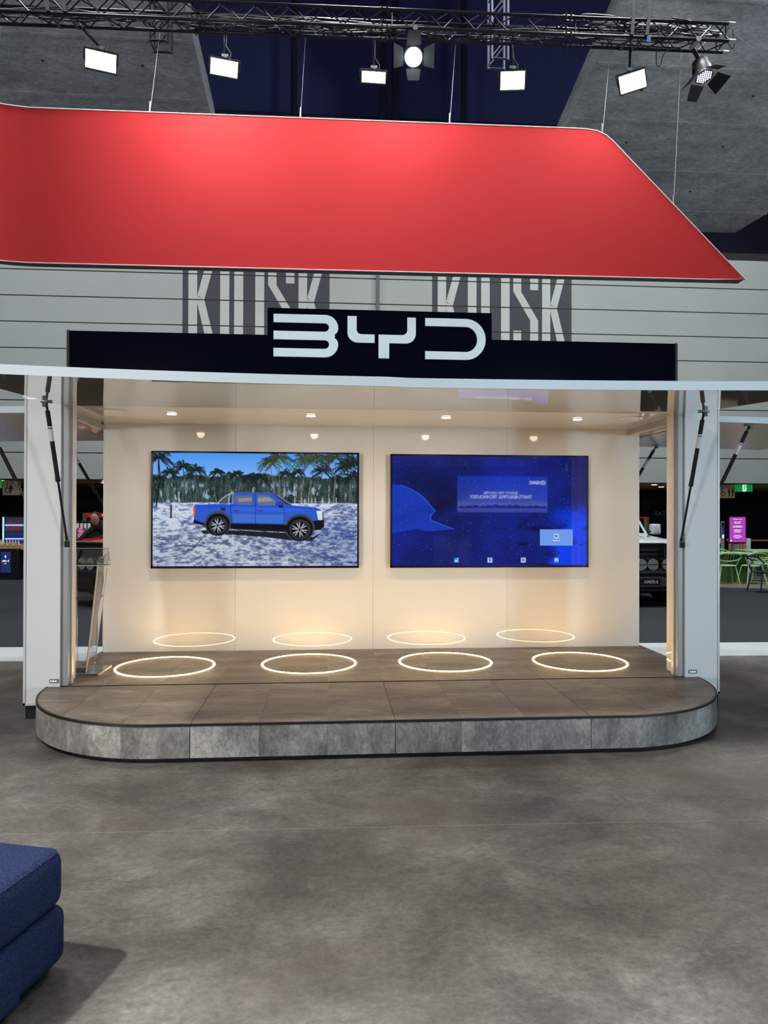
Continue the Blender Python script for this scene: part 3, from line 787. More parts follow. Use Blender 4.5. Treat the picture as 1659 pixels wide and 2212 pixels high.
# uprights seen behind: a ladder truss hanging at left, a box truss tower at right of centre
def ladder(name, x, y, wdt, z0, z1, m, label, lean=0.0):
    t = empty(name, (x, y, z1), label, 'truss')
    for a in (-wdt / 2, wdt / 2):
        for b in (0, wdt):
            MB().tube([(x + a, y + b, z0), (x + a + lean, y + b, z1)], 0.024, 8).build('chord', m, t)
    z = z0 + 0.05; s = 1
    while z + 0.4 < z1:
        for b in (0, wdt):
            MB().tube([(x - s * wdt / 2, y + b, z), (x + s * wdt / 2 + 0, y + b, z + 0.4)], 0.012, 6).build('brace', m, t)
        MB().tube([(x - wdt / 2, y, z), (x - wdt / 2, y + wdt, z)], 0.012, 6).build('brace', m, t)
        z += 0.4; s = -s
    for b in (0, wdt):
        MB().tube([(x - wdt / 2, y + b, z0 + 0.02), (x + wdt / 2, y + b, z0 + 0.02)], 0.02, 6).build('end_bar', m, t)
    return t


ladder('truss_tower', -2.95, 12.4, 0.30, 9.62, 12.6, M['truss'], 'black ladder truss hanging behind the long truss, near the leftmost floodlight')
ladder('truss_tower', 3.12, 12.9, 0.30, 9.95, 13.5, M['steel'], 'grey vertical truss rising behind the long truss, right of the round spotlight')


# ================================================================ LAMPS
def flood(loc, wdt, hgt, tilt, yaw, roll, label, px=None):
    """square LED flood: local -Y is the shining side"""
    x, y, z = loc
    t = empty('flood_light', loc, label, 'lamp', 'floodlights under the truss')
    m = Matrix.Rotation(yaw, 4, 'Z') @ Matrix.Rotation(tilt, 4, 'X') @ Matrix.Rotation(roll, 4, 'Y')
    w2, h2 = wdt / 2, hgt / 2
    h = MB().box(-w2 - 0.02, w2 + 0.02, 0, 0.07, -h2 - 0.02, h2 + 0.02).xf(m).build('housing', M['lampbody'], t, local=True, bevel=0.012)
    MB().box(-w2, w2, -0.006, 0.002, -h2, h2).xf(m).build('lens', M['lampwhite'], t, local=True)
    fins = MB()
    for q in range(9): fins.box(-w2 + q * wdt / 8.5, -w2 + q * wdt / 8.5 + 0.012, 0.07, 0.11, -h2, h2)
    fins.xf(m).build('heat_sink', M['lampbody'], h, local=True)
    beads = MB()
    for q in range(16):
        for sg2 in (-1, 1): beads.box(-w2 + wdt * q / 15 - 0.006, -w2 + wdt * q / 15 + 0.006, -0.008, -0.002, sg2 * (h2 + 0.009) - 0.006, sg2 * (h2 + 0.009) + 0.006)
    beads.xf(m).build('bezel_studs', M['grey'], h, local=True)
    yk = MB()
    yt = h2 + 0.075
    for a, b in (((-w2 - 0.03, 0.04, 0), (-w2 - 0.03, 0.04, yt)), ((w2 + 0.03, 0.04, 0), (w2 + 0.03, 0.04, yt)), ((-w2 - 0.03, 0.04, yt), (w2 + 0.03, 0.04, yt))):
        yk.tube([a, b], 0.011, 6)
    mr = Matrix.Rotation(yaw, 4, 'Z') @ Matrix.Rotation(roll, 4, 'Y')
    yk.xf(mr).build('yoke', M['lampbody'], t, local=True)
    p = mr @ Vector((0, 0.04, yt))
    top = Vector(((px if px is not None else x) - x, TY + TA - y, TZ(x) - z))
    MB().tube([p, p + Vector((0.01, 0, 0.05))], 0.035, 8).box(p.x - 0.05, p.x + 0.06, p.y - 0.02, p.y + 0.02, p.z + 0.02, p.z + 0.06).build('clamp', M['alu'], t, local=True)
    MB().tube([p + Vector((0, 0, 0.03)), top], 0.024, 8).build('drop_pole', M['truss'], t, local=True)
    cb = [p + Vector((0.07, 0, -0.05)), p + Vector((0.10, 0, 0.08)), p + Vector((0.02, 0, 0.2)), top + Vector((0.03, 0, 0))]
    MB().tube(cb, 0.006, 6).build('power_cable', M['grey'], t, local=True)
    return t


R_ = math.radians
flood((-3.66, 11.6, 8.74), 0.45, 0.25, R_(18), R_(14), R_(2), 'white LED floodlight under the truss, leftmost of the row, on a slanted pole', -4.0)
flood((-1.72, 11.6, 8.73), 0.42, 0.22, R_(18), R_(8), R_(3), 'white LED floodlight under the truss, second from the left')
flood((0.70, 11.6, 8.70), 0.38, 0.15, R_(22), R_(0), R_(1), 'white LED floodlight left of the round spotlight, flattest looking of the row')
flood((3.02, 11.6, 8.76), 0.39, 0.26, R_(18), R_(-8), R_(0), 'white LED floodlight right of the round spotlight, below the vertical truss')
flood((5.08, 11.6, 8.84), 0.41, 0.26, R_(20), R_(-16), R_(-11), 'white LED floodlight tilted sideways, nearest the barn door lamp')


def par(loc, m, r, face, label, lit, px):
    t = empty('stage_lamp', loc, label, 'lamp')
    x, y, z = loc
    b = MB().lathe((0, 0, 0), [(r * 0.45, 0.34), (r * 0.75, 0.30), (r * 0.98, 0.12), (r * 1.0, 0.0), (r * 0.9, 0.0)], 24, 'y').xf(m).build('lamp_body', M['lampbody'], t, local=True, smooth=True)
    MB().lathe((0, 0, 0), [(r * 0.9, 0.0), (r * 0.88, -0.008)], 24, 'y').xf(m).build('lens', face, t, local=True)
    MB().lathe((0, 0, 0), [(r * 0.9, -0.012), (r * 1.06, -0.012), (r * 1.06, 0.014), (r * 0.9, 0.014), (r * 0.9, -0.012)], 28, 'y', cap=False).xf(m).build('front_ring', M['alu'] if not lit else M['lampbody'], b, local=True)
    if not lit:
        bd = MB()
        for i in range(-3, 4):
            for j in range(-3, 4):
                u, v = i * r * 0.24 + (j % 2) * r * 0.12, j * r * 0.21
                if u * u + v * v < (r * 0.74) ** 2: bd.lathe((u, -0.008, v), [(r * 0.085, 0), (r * 0.06, -0.008)], 6, 'y')
        bd.xf(m).build('led_bead', M['led'], b, local=True)
    for k, (ang, L_) in enumerate(((0, 1.5), (90, 1.35), (180, 1.5), (270, 1.3))):
        # barn door hinged on the front ring, opened outwards
        q = Matrix.Rotation(R_(ang), 4, 'Y')
        w0, w1 = r * 0.8, r * (1.15 if k % 2 else 0.6)
        MB().prism([(-w0, -0.02, r * 1.05), (w0, -0.02, r * 1.05), (w1, -0.02 - r * L_ * 0.55, r * (1.05 + L_ * 0.8)), (-w1, -0.02 - r * L_ * 0.55, r * (1.05 + L_ * 0.8))], (0, 0.008, 0.0)).xf(m @ q).build('barn_door', M['matte'], t, local=True)
    top = Vector((px - x, TY + TA - 0.1 - y, TZ(x) - z))
    s = m @ Vector((r * 1.12, 0.14, 0)); s2 = m @ Vector((-r * 1.12, 0.14, 0))
    pk = Vector((0, 0.12, r * 1.9))
    MB().tube([s, s + (pk - s) * 0.6 + Vector((0.03, 0, 0.05)), pk], 0.013, 6).tube([s2, s2 + (pk - s2) * 0.6 + Vector((-0.03, 0, 0.05)), pk], 0.013, 6).build('yoke', M['lampbody'], t, local=True)
    MB().tube([pk, top], 0.035, 8).build('drop_pole', M['truss'], t, local=True)
    MB().tube([top + Vector((0, -0.22, 0)), top + Vector((0, 0.03, 0))], 0.045, 10).build('clamp', M['alu'], t, local=True)
    return t


mA = Matrix.Rotation(R_(-4), 4, 'Z') @ Matrix.Rotation(R_(24), 4, 'X')
par((1.345, 11.5, 9.0), mA, 0.155, M['lampcool'], 'dazzling round cool white spotlight under the middle of the truss', True, 1.36)
mB = Matrix.Rotation(R_(28), 4, 'Z') @ Matrix.Rotation(R_(74), 4, 'X') @ Matrix.Rotation(R_(-16), 4, 'Y')
par((6.28, 11.5, 8.93), mB, 0.165, M['parface'], 'black round stage lamp with open barn doors at the right end of the truss', False, 6.12)

# ================================================================ SCREENS
def s2l(a):
    a = np.clip(a, 0, 255) / 255.0
    return np.where(a <= 0.04045, a / 12.92, ((a + 0.055) / 1.055) ** 2.4)


class Pic:
    """tiny numpy rasteriser: shapes in pixel units of a w x h frame, mapped on a gw x gh grid of points"""
    def __init__(s, w, h, gw, gh):
        s.U, s.V = np.meshgrid(np.linspace(0, w, gw), np.linspace(0, h, gh)); s.c = np.zeros((gh, gw, 3)); s.gw, s.gh = gw, gh; s.px = w / gw; s.rng = np.random.default_rng(5)

    def put(s, m, col, a=1.0):
        m = (m * a)[..., None]; s.c = s.c * (1 - m) + np.asarray(col, float) * m

    def poly(s, pts, col, a=1.0):
        P = np.asarray(pts, float); x0, y0 = P.min(0); x1, y1 = P.max(0)
        box_ = (s.U >= x0 - 2) & (s.U <= x1 + 2) & (s.V >= y0 - 2) & (s.V <= y1 + 2)
        if not box_.any(): return
        U, V = s.U[box_], s.V[box_]; acc = np.zeros(U.shape)
        for du, dv in ((-.25, -.25), (.25, -.25), (-.25, .25), (.25, .25)):
            u, v = U + du * s.px, V + dv * s.px; ins = np.zeros(U.shape, bool)
            for i in range(len(P)):
                (ax, ay), (bx_, by) = P[i], P[(i + 1) % len(P)]
                if ay != by: ins ^= ((ay > v) != (by > v)) & (u < (bx_ - ax) * (v - ay) / (by - ay) + ax)
            acc += ins / 4
        m = np.zeros(s.U.shape); m[box_] = acc; s.put(m, col, a)

    def line(s, a, b, wd, col, al=1.0):
        u0, v0 = s.U[0, 0], s.V[0, 0]; du, dv_ = s.U[0, 1] - u0, s.V[1, 0] - v0; p = wd / 2 + 2 * s.px
        i0 = max(0, int((min(a[0], b[0]) - p - u0) / du)); i1 = min(s.gw, int((max(a[0], b[0]) + p - u0) / du) + 2)
        j0 = max(0, int((min(a[1], b[1]) - p - v0) / dv_)); j1 = min(s.gh, int((max(a[1], b[1]) + p - v0) / dv_) + 2)
        if i0 >= i1 or j0 >= j1: return
        U, V = s.U[j0:j1, i0:i1], s.V[j0:j1, i0:i1]
        a = np.array(a, float); b = np.array(b, float); d_ = b - a; L2 = max(d_ @ d_, 1e-6)
        t = np.clip(((U - a[0]) * d_[0] + (V - a[1]) * d_[1]) / L2, 0, 1)
        m = (np.clip((wd / 2 - np.hypot(U - a[0] - t * d_[0], V - a[1] - t * d_[1])) / s.px + 0.5, 0, 1) * al)[..., None]
        c = s.c[j0:j1, i0:i1]; s.c[j0:j1, i0:i1] = c * (1 - m) + np.asarray(col, float) * m

    def pline(s, pts, wd, col, al=1.0):
        for a, b in zip(pts[:-1], pts[1:]): s.line(a, b, wd, col, al)

    def ell(s, cx_, cy_, rx, ry, col, al=1.0, r0=0.0):
        d_ = np.hypot((s.U - cx_) / rx, (s.V - cy_) / ry); k_ = min(rx, ry) / s.px
        m = np.clip((1 - d_) * k_ + 0.5, 0, 1)
        if r0: m *= np.clip((d_ - r0) * k_ + 0.5, 0, 1)
        s.put(m, col, al)

    def noise(s, su, sv, octs=4, seed=0):
        r = np.random.default_rng(seed); out = np.zeros(s.U.shape); amp = 1.0; tot_ = 0
        for o in range(octs):
            nu, nv = int(s.U.max() / su) + 3, int(s.V.max() / sv) + 3
            g_ = r.random((nv, nu)); x_ = s.U / su; y_ = s.V / sv; i = x_.astype(int); j = y_.astype(int)
            fx = x_ - i; fy = y_ - j; fx = fx * fx * (3 - 2 * fx); fy = fy * fy * (3 - 2 * fy)
            out += amp * ((g_[j, i] * (1 - fx) + g_[j, i + 1] * fx) * (1 - fy) + (g_[j + 1, i] * (1 - fx) + g_[j + 1, i + 1] * fx) * fy)
            tot_ += amp; amp *= 0.55; su /= 2; sv /= 2
        return out / tot_

    def mesh(s, x0, x1, y, z0, z1, name, m, parent):
        xs_ = np.linspace(x0, x1, s.gw); zs_ = np.linspace(z1, z0, s.gh)
        X_, Z_ = np.meshgrid(xs_, zs_); off = Vector(rootof(parent).location)
        co = np.stack([X_ - off.x, np.full_like(X_, y - off.y), Z_ - off.z], -1).reshape(-1, 3)
        j, i = np.meshgrid(np.arange(s.gh - 1), np.arange(s.gw - 1), indexing='ij'); a = (j * s.gw + i).ravel()
        q = np.stack([a, a + s.gw, a + s.gw + 1, a + 1], -1)
        me = bpy.data.meshes.new(name); me.vertices.add(len(co)); me.vertices.foreach_set('co', co.ravel())
        me.loops.add(q.size); me.loops.foreach_set('vertex_index', q.ravel()); me.polygons.add(len(q)); me.polygons.foreach_set('loop_start', np.arange(0, q.size, 4)); me.update(calc_edges=True)
        at = me.color_attributes.new('picture', 'FLOAT_COLOR', 'POINT')
        cl4 = np.ones((len(co), 4), np.float32); cl4[:, :3] = s2l(s.c).reshape(-1, 3); at.data.foreach_set('color', cl4.ravel())
        me.materials.append(m); o = bpy.data.objects.new(name, me); COL.objects.link(o); o.parent = parent
        return o


sm_ = bpy.data.materials.new('lit_screen'); sm_.use_nodes = True
b_ = sm_.node_tree.nodes['Principled BSDF']; b_.inputs['Base Color'].default_value = (0.004, 0.004, 0.005, 1); b_.inputs['Roughness'].default_value = 0.02
b_.inputs['Specular IOR Level'].default_value = 0.5
a_ = sm_.node_tree.nodes.new('ShaderNodeAttribute'); a_.attribute_name = 'picture'
sm_.node_tree.links.new(a_.outputs['Color'], b_.inputs['Emission Color']); b_.inputs['Emission Strength'].default_value = 1.0


def tv(x0, x1, z0, z1, label):
    t = empty('television', ((x0 + x1) / 2, BY, z0), label, 'television', 'wall televisions')
    box('case', M['tvblack'], (x0, x1, BY - 0.05, BY, z0, z1), t, 0.004)
    f_ = MB(); bz = 0.016; y0, y1 = BY - 0.056, BY - 0.049
    f_.box(x0, x1, y0, y1, z0, z0 + bz * 1.3).box(x0, x1, y0, y1, z1 - bz, z1).box(x0, x0 + bz, y0, y1, z0, z1).box(x1 - bz, x1, y0, y1, z0, z1)
    f_.build('bezel', M['tvblack'], t)
    return t, (x0 + bz, x1 - bz, z0 + bz * 1.3, z1 - bz)


# ---- left screen: blue pickup on a pale beach under palms
tv1, sc1 = tv(-1.638, 0.275, 1.010, 2.093, 'left wall television showing a blue pickup truck on a palm beach')
P1 = Pic(1522, 846, 540, 300)
U, V = P1.U + 70, P1.V + 62          # picture units follow the film still
skyt = np.clip((V - 62) / 330, 0, 1)[..., None]
P1.c = np.array([72, 146, 236]) * (1 - skyt) + np.array([168, 200, 246]) * skyt
P1.U, P1.V = U, V
n1 = P1.noise(60, 34, 5, 1); n2 = P1.noise(16, 60, 4, 2)
tl = 225 + 40 * (P1.noise(90, 4000, 4, 3) - 0.5) * 2
tree = np.clip((V - tl) / 8, 0, 1) * np.clip((445 - V) / 6, 0, 1)
dk = (n1 * 0.6 + n2 * 0.7 - 0.25)[..., None]
P1.c = P1.c * (1 - tree[..., None]) + tree[..., None] * (np.array([14, 24, 26]) + dk * np.array([84, 104, 98]))
gap = np.clip((P1.noise(26, 60, 4, 4) - 0.60) * 9, 0, 1) * tree * np.clip((V - 260) / 60, 0, 1)
P1.put(gap, (170, 190, 214), 0.85)
rg = np.random.default_rng(3)


def palm(x, y, sz, tx, lit):
    cf = (20, 32, 28) if not lit else (46, 66, 42)
    P1.line((x, y), ((x + tx) / 2 + 4, (y + 430) / 2), 6 if sz > 70 else 4, (44, 46, 48) if not lit else (104, 102, 100)); P1.line(((x + tx) / 2 + 4, (y + 430) / 2), (tx, 430), 8 if sz > 70 else 5, (44, 46, 48) if not lit else (116, 112, 108))
    for q in range(17):
        a = -pi * 1.2 + q * pi * 1.4 / 16 + rg.uniform(-.12, .12); L = sz * rg.uniform(0.85, 1.15); dr = rg.uniform(0.25, 0.55); pts = []
        for t in np.linspace(0, 1, 7): pts.append((x + math.cos(a) * L * t, y + math.sin(a) * L * t * 0.9 + dr * L * t * t))
        c = tuple(v * rg.uniform(0.6, 1.5) for v in cf)
        P1.pline(pts, 4, c)
        for k_ in range(1, 7):
            for sd in (-1, 1):
                p0 = pts[k_]; P1.line(p0, (p0[0] + math.cos(a) * sz * .12 + sd * abs(math.sin(a)) * sz * .10, p0[1] + sz * (0.20 if sd > 0 else 0.05)), max(3.5, sz * 0.045), c)


for p in [(190, 210, 62, 200, 0), (385, 190, 72, 395, 0), (545, 205, 56, 545, 0), (690, 215, 48, 690, 0), (860, 238, 60, 860, 0), (770, 245, 40, 770, 0), (1140, 200, 46, 1140, 0), (1050, 215, 60, 1050, 0), (110, 100, 105, 95, 0), (85, 260, 60, 80, 0), (290, 165, 82, 300, 0), (930, 120, 80, 975, 1), (1000, 96, 105, 1000, 1), (1200, 100, 95, 1160, 1), (1275, 95, 105, 1210, 1), (1330, 190, 80, 1255, 0), (1430, 90, 120, 1410, 1), (1510, 150, 90, 1540, 0), (1570, 120, 110, 1590, 0), (1560, 230, 70, 1460, 0)]:
    palm(*p)
for q in range(70):
    x = rg.uniform(80, 1580); P1.line((x, rg.uniform(250, 330)), (x + rg.uniform(-26, 26), 428), rg.uniform(2, 4), random.choice(((128, 134, 142), (96, 104, 106), (30, 38, 36))), 0.8)
for q in range(120):
    x = rg.uniform(80, 1580); y = rg.uniform(330, 420); P1.line((x, y), (x + rg.uniform(-16, 16), y - rg.uniform(6, 22)), 3, random.choice(((84, 120, 84), (40, 60, 44), (110, 140, 110))), 0.7)
for x in range(1120, 1440, 52): P1.line((x, 395), (x, 445), 6, (190, 188, 180))
P1.line((1110, 415), (1420, 428), 2, (170, 170, 165))
sand = np.clip((V - 430 + 14 * (P1.noise(120, 500, 3, 8) - 0.5)) / 8, 0, 1)
rp1 = P1.noise(50, 18, 5, 11); rp2 = P1.noise(22, 10, 4, 12); big = P1.noise(300, 160, 3, 13)
near = np.clip((V - 430) / 480, 0, 1)
e = np.clip((rp1 * 0.6 + rp2 * 0.55 + big * 0.25 - 0.52) * 3.6, 0, 1)[..., None]
scol = np.array([84, 100, 148]) * (1 - e) + np.array([206, 214, 232]) * e
scol = scol * (1 - 0.12 * near[..., None])
P1.c = P1.c * (1 - sand[..., None]) + scol * sand[..., None]
blu = np.exp(-(((U - 1430) / 260) ** 2 + ((V - 650) / 90) ** 2)) + 0.7 * np.exp(-(((U - 1500) / 200) ** 2 + ((V - 800) / 110) ** 2))
P1.put(np.clip(blu, 0, 1) * sand * (1 - e[..., 0] * 0.6), (44, 72, 140), 0.8)
P1.put(np.exp(-(((U - 440) / 330) ** 2 + ((V - 760) / 110) ** 2)) * sand * (1 - e[..., 0]), (84, 88, 104), 0.55)
P1.line((203, 455), (203, 545), 13, (62, 48, 44)); P1.pline([(110, 100), (122, 260), (95, 460)], 9, (16, 20, 24))
# truck shadow, body, glass, trim, wheels
P1.poly([(420, 640), (700, 640), (1060, 660), (1260, 690), (1330, 650), (1250, 720), (1100, 716), (900, 690), (640, 672), (440, 665)], (16, 18, 26), 0.9)
P1.poly([(376, 450), (520, 444), (640, 444), (668, 362), (710, 352), (800, 352), (940, 358), (985, 372), (1100, 452), (1230, 460), (1300, 474), (1332, 500), (1338, 575), (1240, 580), (1060, 606), (660, 600), (455, 596), (370, 576)], (44, 88, 196))
P1.poly([(378, 450), (640, 446), (1110, 458), (1300, 476), (1320, 490), (1050, 480), (640, 470), (380, 470)], (36, 74, 214))
P1.poly([(650, 520), (1040, 520), (1040, 585), (660, 580)], (72, 118, 206), 0.7)
P1.poly([(640, 470), (700, 462), (1100, 470), (1280, 486), (1060, 500), (640, 496)], (52, 104, 232), 0.6)
P1.poly([(368, 560), (455, 590), (660, 588), (1050, 596), (1050, 652), (660, 628), (455, 604), (370, 588)], (14, 15, 20))
P1.poly([(680, 378), (800, 378), (803, 450), (705, 449), (660, 430)], (96, 102, 122)); P1.poly([(838, 378), (925, 378), (985, 428), (988, 452), (842, 452)], (104, 110, 130))
P1.poly([(690, 400), (798, 392), (800, 420), (700, 428)], (140, 146, 162), .8); P1.poly([(842, 396), (930, 392), (960, 420), (846, 426)], (150, 154, 170), .8)
P1.poly([(955, 364), (985, 372), (1102, 452), (1062, 452)], (52, 60, 76)); P1.pline([(985, 372), (1102, 452)], 5, (130, 150, 190))
P1.line((660, 364), (655, 440), 9, (120, 136, 150)); P1.line((634, 366), (626, 444), 10, (150, 162, 170)); P1.pline([(540, 442), (575, 405), (625, 370), (660, 362)], 9, (150, 162, 172)); P1.poly([(556, 440), (585, 408), (622, 380), (618, 440)], (70, 84, 90))
P1.line((700, 354), (900, 356), 6, (70, 80, 92))
P1.line((640, 448), (650, 590), 4, (20, 34, 88)); P1.line((825, 366), (826, 590), 4, (24, 42, 110)); P1.line((1040, 470), (1038, 590), 4, (24, 42, 110)); P1.line((455, 590), (455, 610), 20, (18, 18, 24))
for x in (683, 860): P1.ell(x, 487, 25, 9, (30, 52, 124)); P1.line((x - 18, 484), (x + 20, 484), 5, (92, 134, 224))
P1.poly([(565, 470), (603, 470), (603, 494), (568, 494)], (34, 44, 66))
P1.ell(1005, 442, 32, 17, (36, 66, 160)); P1.poly([(1000, 450), (1034, 452), (1028, 472), (1000, 466)], (20, 24, 40))
P1.poly([(366, 464), (384, 464), (384, 528), (368, 528)], (206, 44, 36)); P1.line((375, 470), (375, 520), 4, (255, 120, 90))
P1.poly([(1282, 492), (1330, 492), (1336, 520), (1332, 562), (1296, 560)], (206, 222, 228)); P1.line((1330, 496), (1332, 560), 7, (40, 48, 58)); P1.line((1290, 500), (1330, 500), 4, (250, 252, 255))
P1.poly([(1236, 570), (1340, 562), (1342, 610), (1316, 634), (1240, 644)], (14, 15, 19))
for cx_, cy_, rx, ry in ((550, 604, 72, 68), (1160, 634, 82, 76)):
    P1.ell(cx_ - 2, cy_ - 14, rx * 1.36, ry * 1.36, (60, 66, 78)); P1.ell(cx_ - 2, cy_ - 8, rx * 1.2, ry * 1.2, (10, 10, 14))
P1.poly([(370, 640), (1330, 700), (1330, 760), (370, 760)], (150, 158, 184), 0.0)
mk = (P1.V > 668) & (P1.U < 640) & (P1.U > 440)
P1.poly([(640, 600), (1064, 604), (1064, 640), (900, 648), (640, 628)], (12, 13, 18))
P1.pline([(662, 628), (860, 640), (1060, 650)], 9, (30, 32, 38))
for cx_, cy_, rx, ry in ((550, 604, 70, 66), (1160, 634, 82, 76)):
    P1.ell(cx_, cy_, rx, ry, (46, 48, 56)); P1.ell(cx_ - 3, cy_, rx * .74, ry * .78, (12, 12, 15))
    for q in range(6):
        a = q * pi / 3 + 0.3
        for d_ in (-.2, .2): P1.line((cx_ - 3 + rx * .14 * math.cos(a), cy_ + ry * .14 * math.sin(a)), (cx_ - 3 + rx * .66 * math.cos(a + d_), cy_ + ry * .7 * math.sin(a + d_)), 8, (168, 176, 186))
    P1.ell(cx_ - 3, cy_, rx * .2, ry * .2, (120, 126, 136)); P1.ell(cx_ - 3, cy_, rx * .1, ry * .1, (20, 20, 24))
P1.pline([(470, 640), (440, 690), (350, 790)], 4, (34, 38, 50)); P1.pline([(350, 790), (250, 830), (100, 850)], 3, (60, 66, 90))
P1.mesh(sc1[0], sc1[1], BY - 0.052, sc1[2], sc1[3], 'picture', sm_, tv1)
text('caption', 'To learn more about vehicle features and functionalities, please contact your local dealer.', mat('caption_white', (210, 216, 235), 0.5, emit=(205, 212, 235), strength=0.8), tv1, (-0.66, BY - 0.0535, sc1[2] + 0.036), 0.0165)

# ---- right screen: deep blue start page with a row of app icons
tv2, sc2 = tv(0.573, 2.487, 1.010, 2.085, 'right wall television showing a deep blue starry start page with small icons')
P2 = Pic(1512, 860, 540, 300); U, V = P2.U + 65, P2.V + 88; P2.U, P2.V = U, V
nb = P2.noise(420, 300, 5, 21); nw = P2.noise(160, 90, 5, 22)
P2.c = np.zeros(U.shape + (3,)) + np.array([15, 27, 108])
P2.c *= (0.55 + 0.9 * nb)[..., None]
wv_ = np.clip(1 - np.abs(V + 0.35 * U - 620 + 160 * (nw - .5)) / 120, 0, 1) * np.clip((900 - U) / 500, 0, 1)
P2.put(wv_, (6, 8, 40), 0.8)
P2.poly([(60, 310), (130, 318), (200, 345), (270, 385), (330, 440), (370, 490), (395, 520), (360, 560), (360, 590), (440, 625), (540, 662), (440, 672), (340, 680), (250, 662), (150, 680), (60, 690)], (26, 62, 196), 0.75)
P2.pline([(130, 318), (200, 345), (270, 385), (330, 440), (370, 490), (395, 520), (360, 560), (360, 590), (440, 625), (540, 662)], 5, (60, 110, 236), 0.8)
rt = np.clip((U + 0.5 * V - 1690 + 260 * (nw - .5)) / 60, 0, 1) * np.clip((V - 420) / 200, 0, 1)
P2.put(rt, (10, 66, 240), 0.9)
P2.put(np.clip((P2.noise(180, 60, 5, 23) - 0.56) * 8, 0, 1) * np.clip((U - 760) / 300, 0, 1) * np.clip((V - 500) / 150, 0, 1), (6, 10, 50), 0.75)
P2.put(np.exp(-(((U - 1430) / 130) ** 2 + ((V - 560) / 70) ** 2)), (8, 70, 255), 0.6)
for q in range(320):
    x, y = rg.uniform(70, 1570), rg.uniform(92, 945); rs = rg.uniform(1.2, 2.0); P2.line((x, y), (x + .5, y), rs * 2, (150, 180, 255), rg.uniform(0.3, 1.0))
P2.poly([(1208, 663), (1468, 663), (1468, 793), (1208, 793)], (112, 152, 232)); 
P2.poly([(1319, 698), (1357, 698), (1357, 736), (1319, 736)], (170, 206, 250)); P2.poly([(1330, 704), (1350, 717), (1330, 730)], (40, 90, 120))
for i, x in enumerate((558, 818, 1078, 1338)):
    P2.poly([(x - 19, 887), (x + 19, 887), (x + 19, 926), (x - 19, 926)], (178, 206, 246) if i in (1, 2) else (64, 120, 216))
    if i == 0: P2.poly([(x - 15, 918), (x - 4, 902), (x + 3, 910), (x + 8, 904), (x + 15, 918)], (200, 224, 255)); P2.ell(x + 8, 896, 4, 4, (220, 236, 255))
    if i == 1: P2.ell(x, 903, 10, 10, (30, 90, 190)); P2.poly([(x - 9, 906), (x + 9, 906), (x, 922)], (30, 90, 190)); P2.ell(x, 903, 4, 4, (230, 220, 120))
    if i == 2: P2.ell(x, 906, 12, 12, (70, 90, 120)); P2.ell(x, 906, 6, 6, (200, 216, 240)); P2.line((x, 906), (x + 11, 906), 4, (70, 90, 120))
    if i == 3: P2.poly([(x - 13, 898), (x + 13, 898), (x + 13, 918), (x - 13, 918)], (220, 236, 255)); P2.ell(x, 908, 6, 6, (40, 90, 200)); P2.poly([(x - 6, 893), (x + 6, 893), (x + 6, 899), (x - 6, 899)], (220, 236, 255))
P2.mesh(sc2[0], sc2[1], BY - 0.052, sc2[2], sc2[3], 'picture', sm_, tv2)
text('caption', 'Play Store', M['textw'], tv2, (sc2[0] + (1338 - 65) / 1512 * (sc2[1] - sc2[0]), BY - 0.0535, sc2[3] - (752 - 88) / 860 * (sc2[3] - sc2[2])), 0.018)

# ================================================================ LECTERN
lec = empty('lectern', (-1.95, 5.92, 0.235), 'clear acrylic lectern with sloping top beside the left pillar', 'lectern')
box('base_plate', M['acrylic'], (-2.085, -1.81, 5.745, 6.09, 0.2355, 0.2505), lec, 0.002)
box('base_edge', M['acredge'], (-1.8098, -1.8085, 5.745, 6.09, 0.2365, 0.2495), lec)
zt, zb_ = 1.115, 0.2508


def slant(xb, xt, yfb, yft, ybb, ybt, zf, zbk, th):
    return MB().prism([(xb, yfb, zb_), (xb, ybb, zb_), (xt, ybt, zbk), (xt, yft, zf)], (th, 0, 0))


sp = slant(-1.925, -1.835, 5.80, 5.80, 6.0, 6.06, 1.125, 1.185, 0.010).build('side_panel', M['acrylic'], lec)
MB().tube([(-1.92, 5.795, zb_), (-1.83, 5.795, 1.12)], 0.0065, 6).build('lit_edge', M['acredge'], sp)
MB().tube([(-1.915, 6.002, zb_ + 0.1), (-1.825, 6.064, 1.18)], 0.003, 6).build('lit_edge', M['acredge'], sp)
slant(-2.06, -2.095, 5.80, 5.80, 6.0, 6.06, 1.125, 1.185, 0.010).build('side_panel', M['acrylic'], lec)
MB().prism([(-2.045, 5.90, zb_), (-1.925, 5.90, zb_), (-1.838, 5.93, 1.14), (-2.075, 5.93, 1.14)], (0, 0.008, 0)).build('front_panel', M['acrylic'], lec)
MB().prism([(-2.075, 5.82, 0.83), (-1.868, 5.82, 0.83), (-1.866, 6.02, 0.83), (-2.075, 6.02, 0.83)], (0, 0, 0.012)).build('shelf', M['acrylic'], lec)
MB().prism([(-2.12, 5.70, 1.105), (-1.70, 5.70, 1.105), (-1.845, 6.10, 1.215), (-2.12, 6.10, 1.215)], (0, 0, 0.010)).build('sloping_top', M['acrylic'], lec)
MB().tube([(-2.12, 5.70, 1.107), (-1.70, 5.70, 1.107)], 0.004, 6).tube([(-1.70, 5.70, 1.110), (-1.845, 6.10, 1.22)], 0.0035, 6).tube([(-1.845, 6.10, 1.22), (-2.12, 6.10, 1.22)], 0.0035, 6).build('top_edge', M['acredge'], lec)
for x in (-1.85, -2.06):
    MB().lathe((x, 5.9, 1.165), [(0.016, -0.02), (0.016, 0.0)], 10).build('corner_clip', M['chrome'], lec)
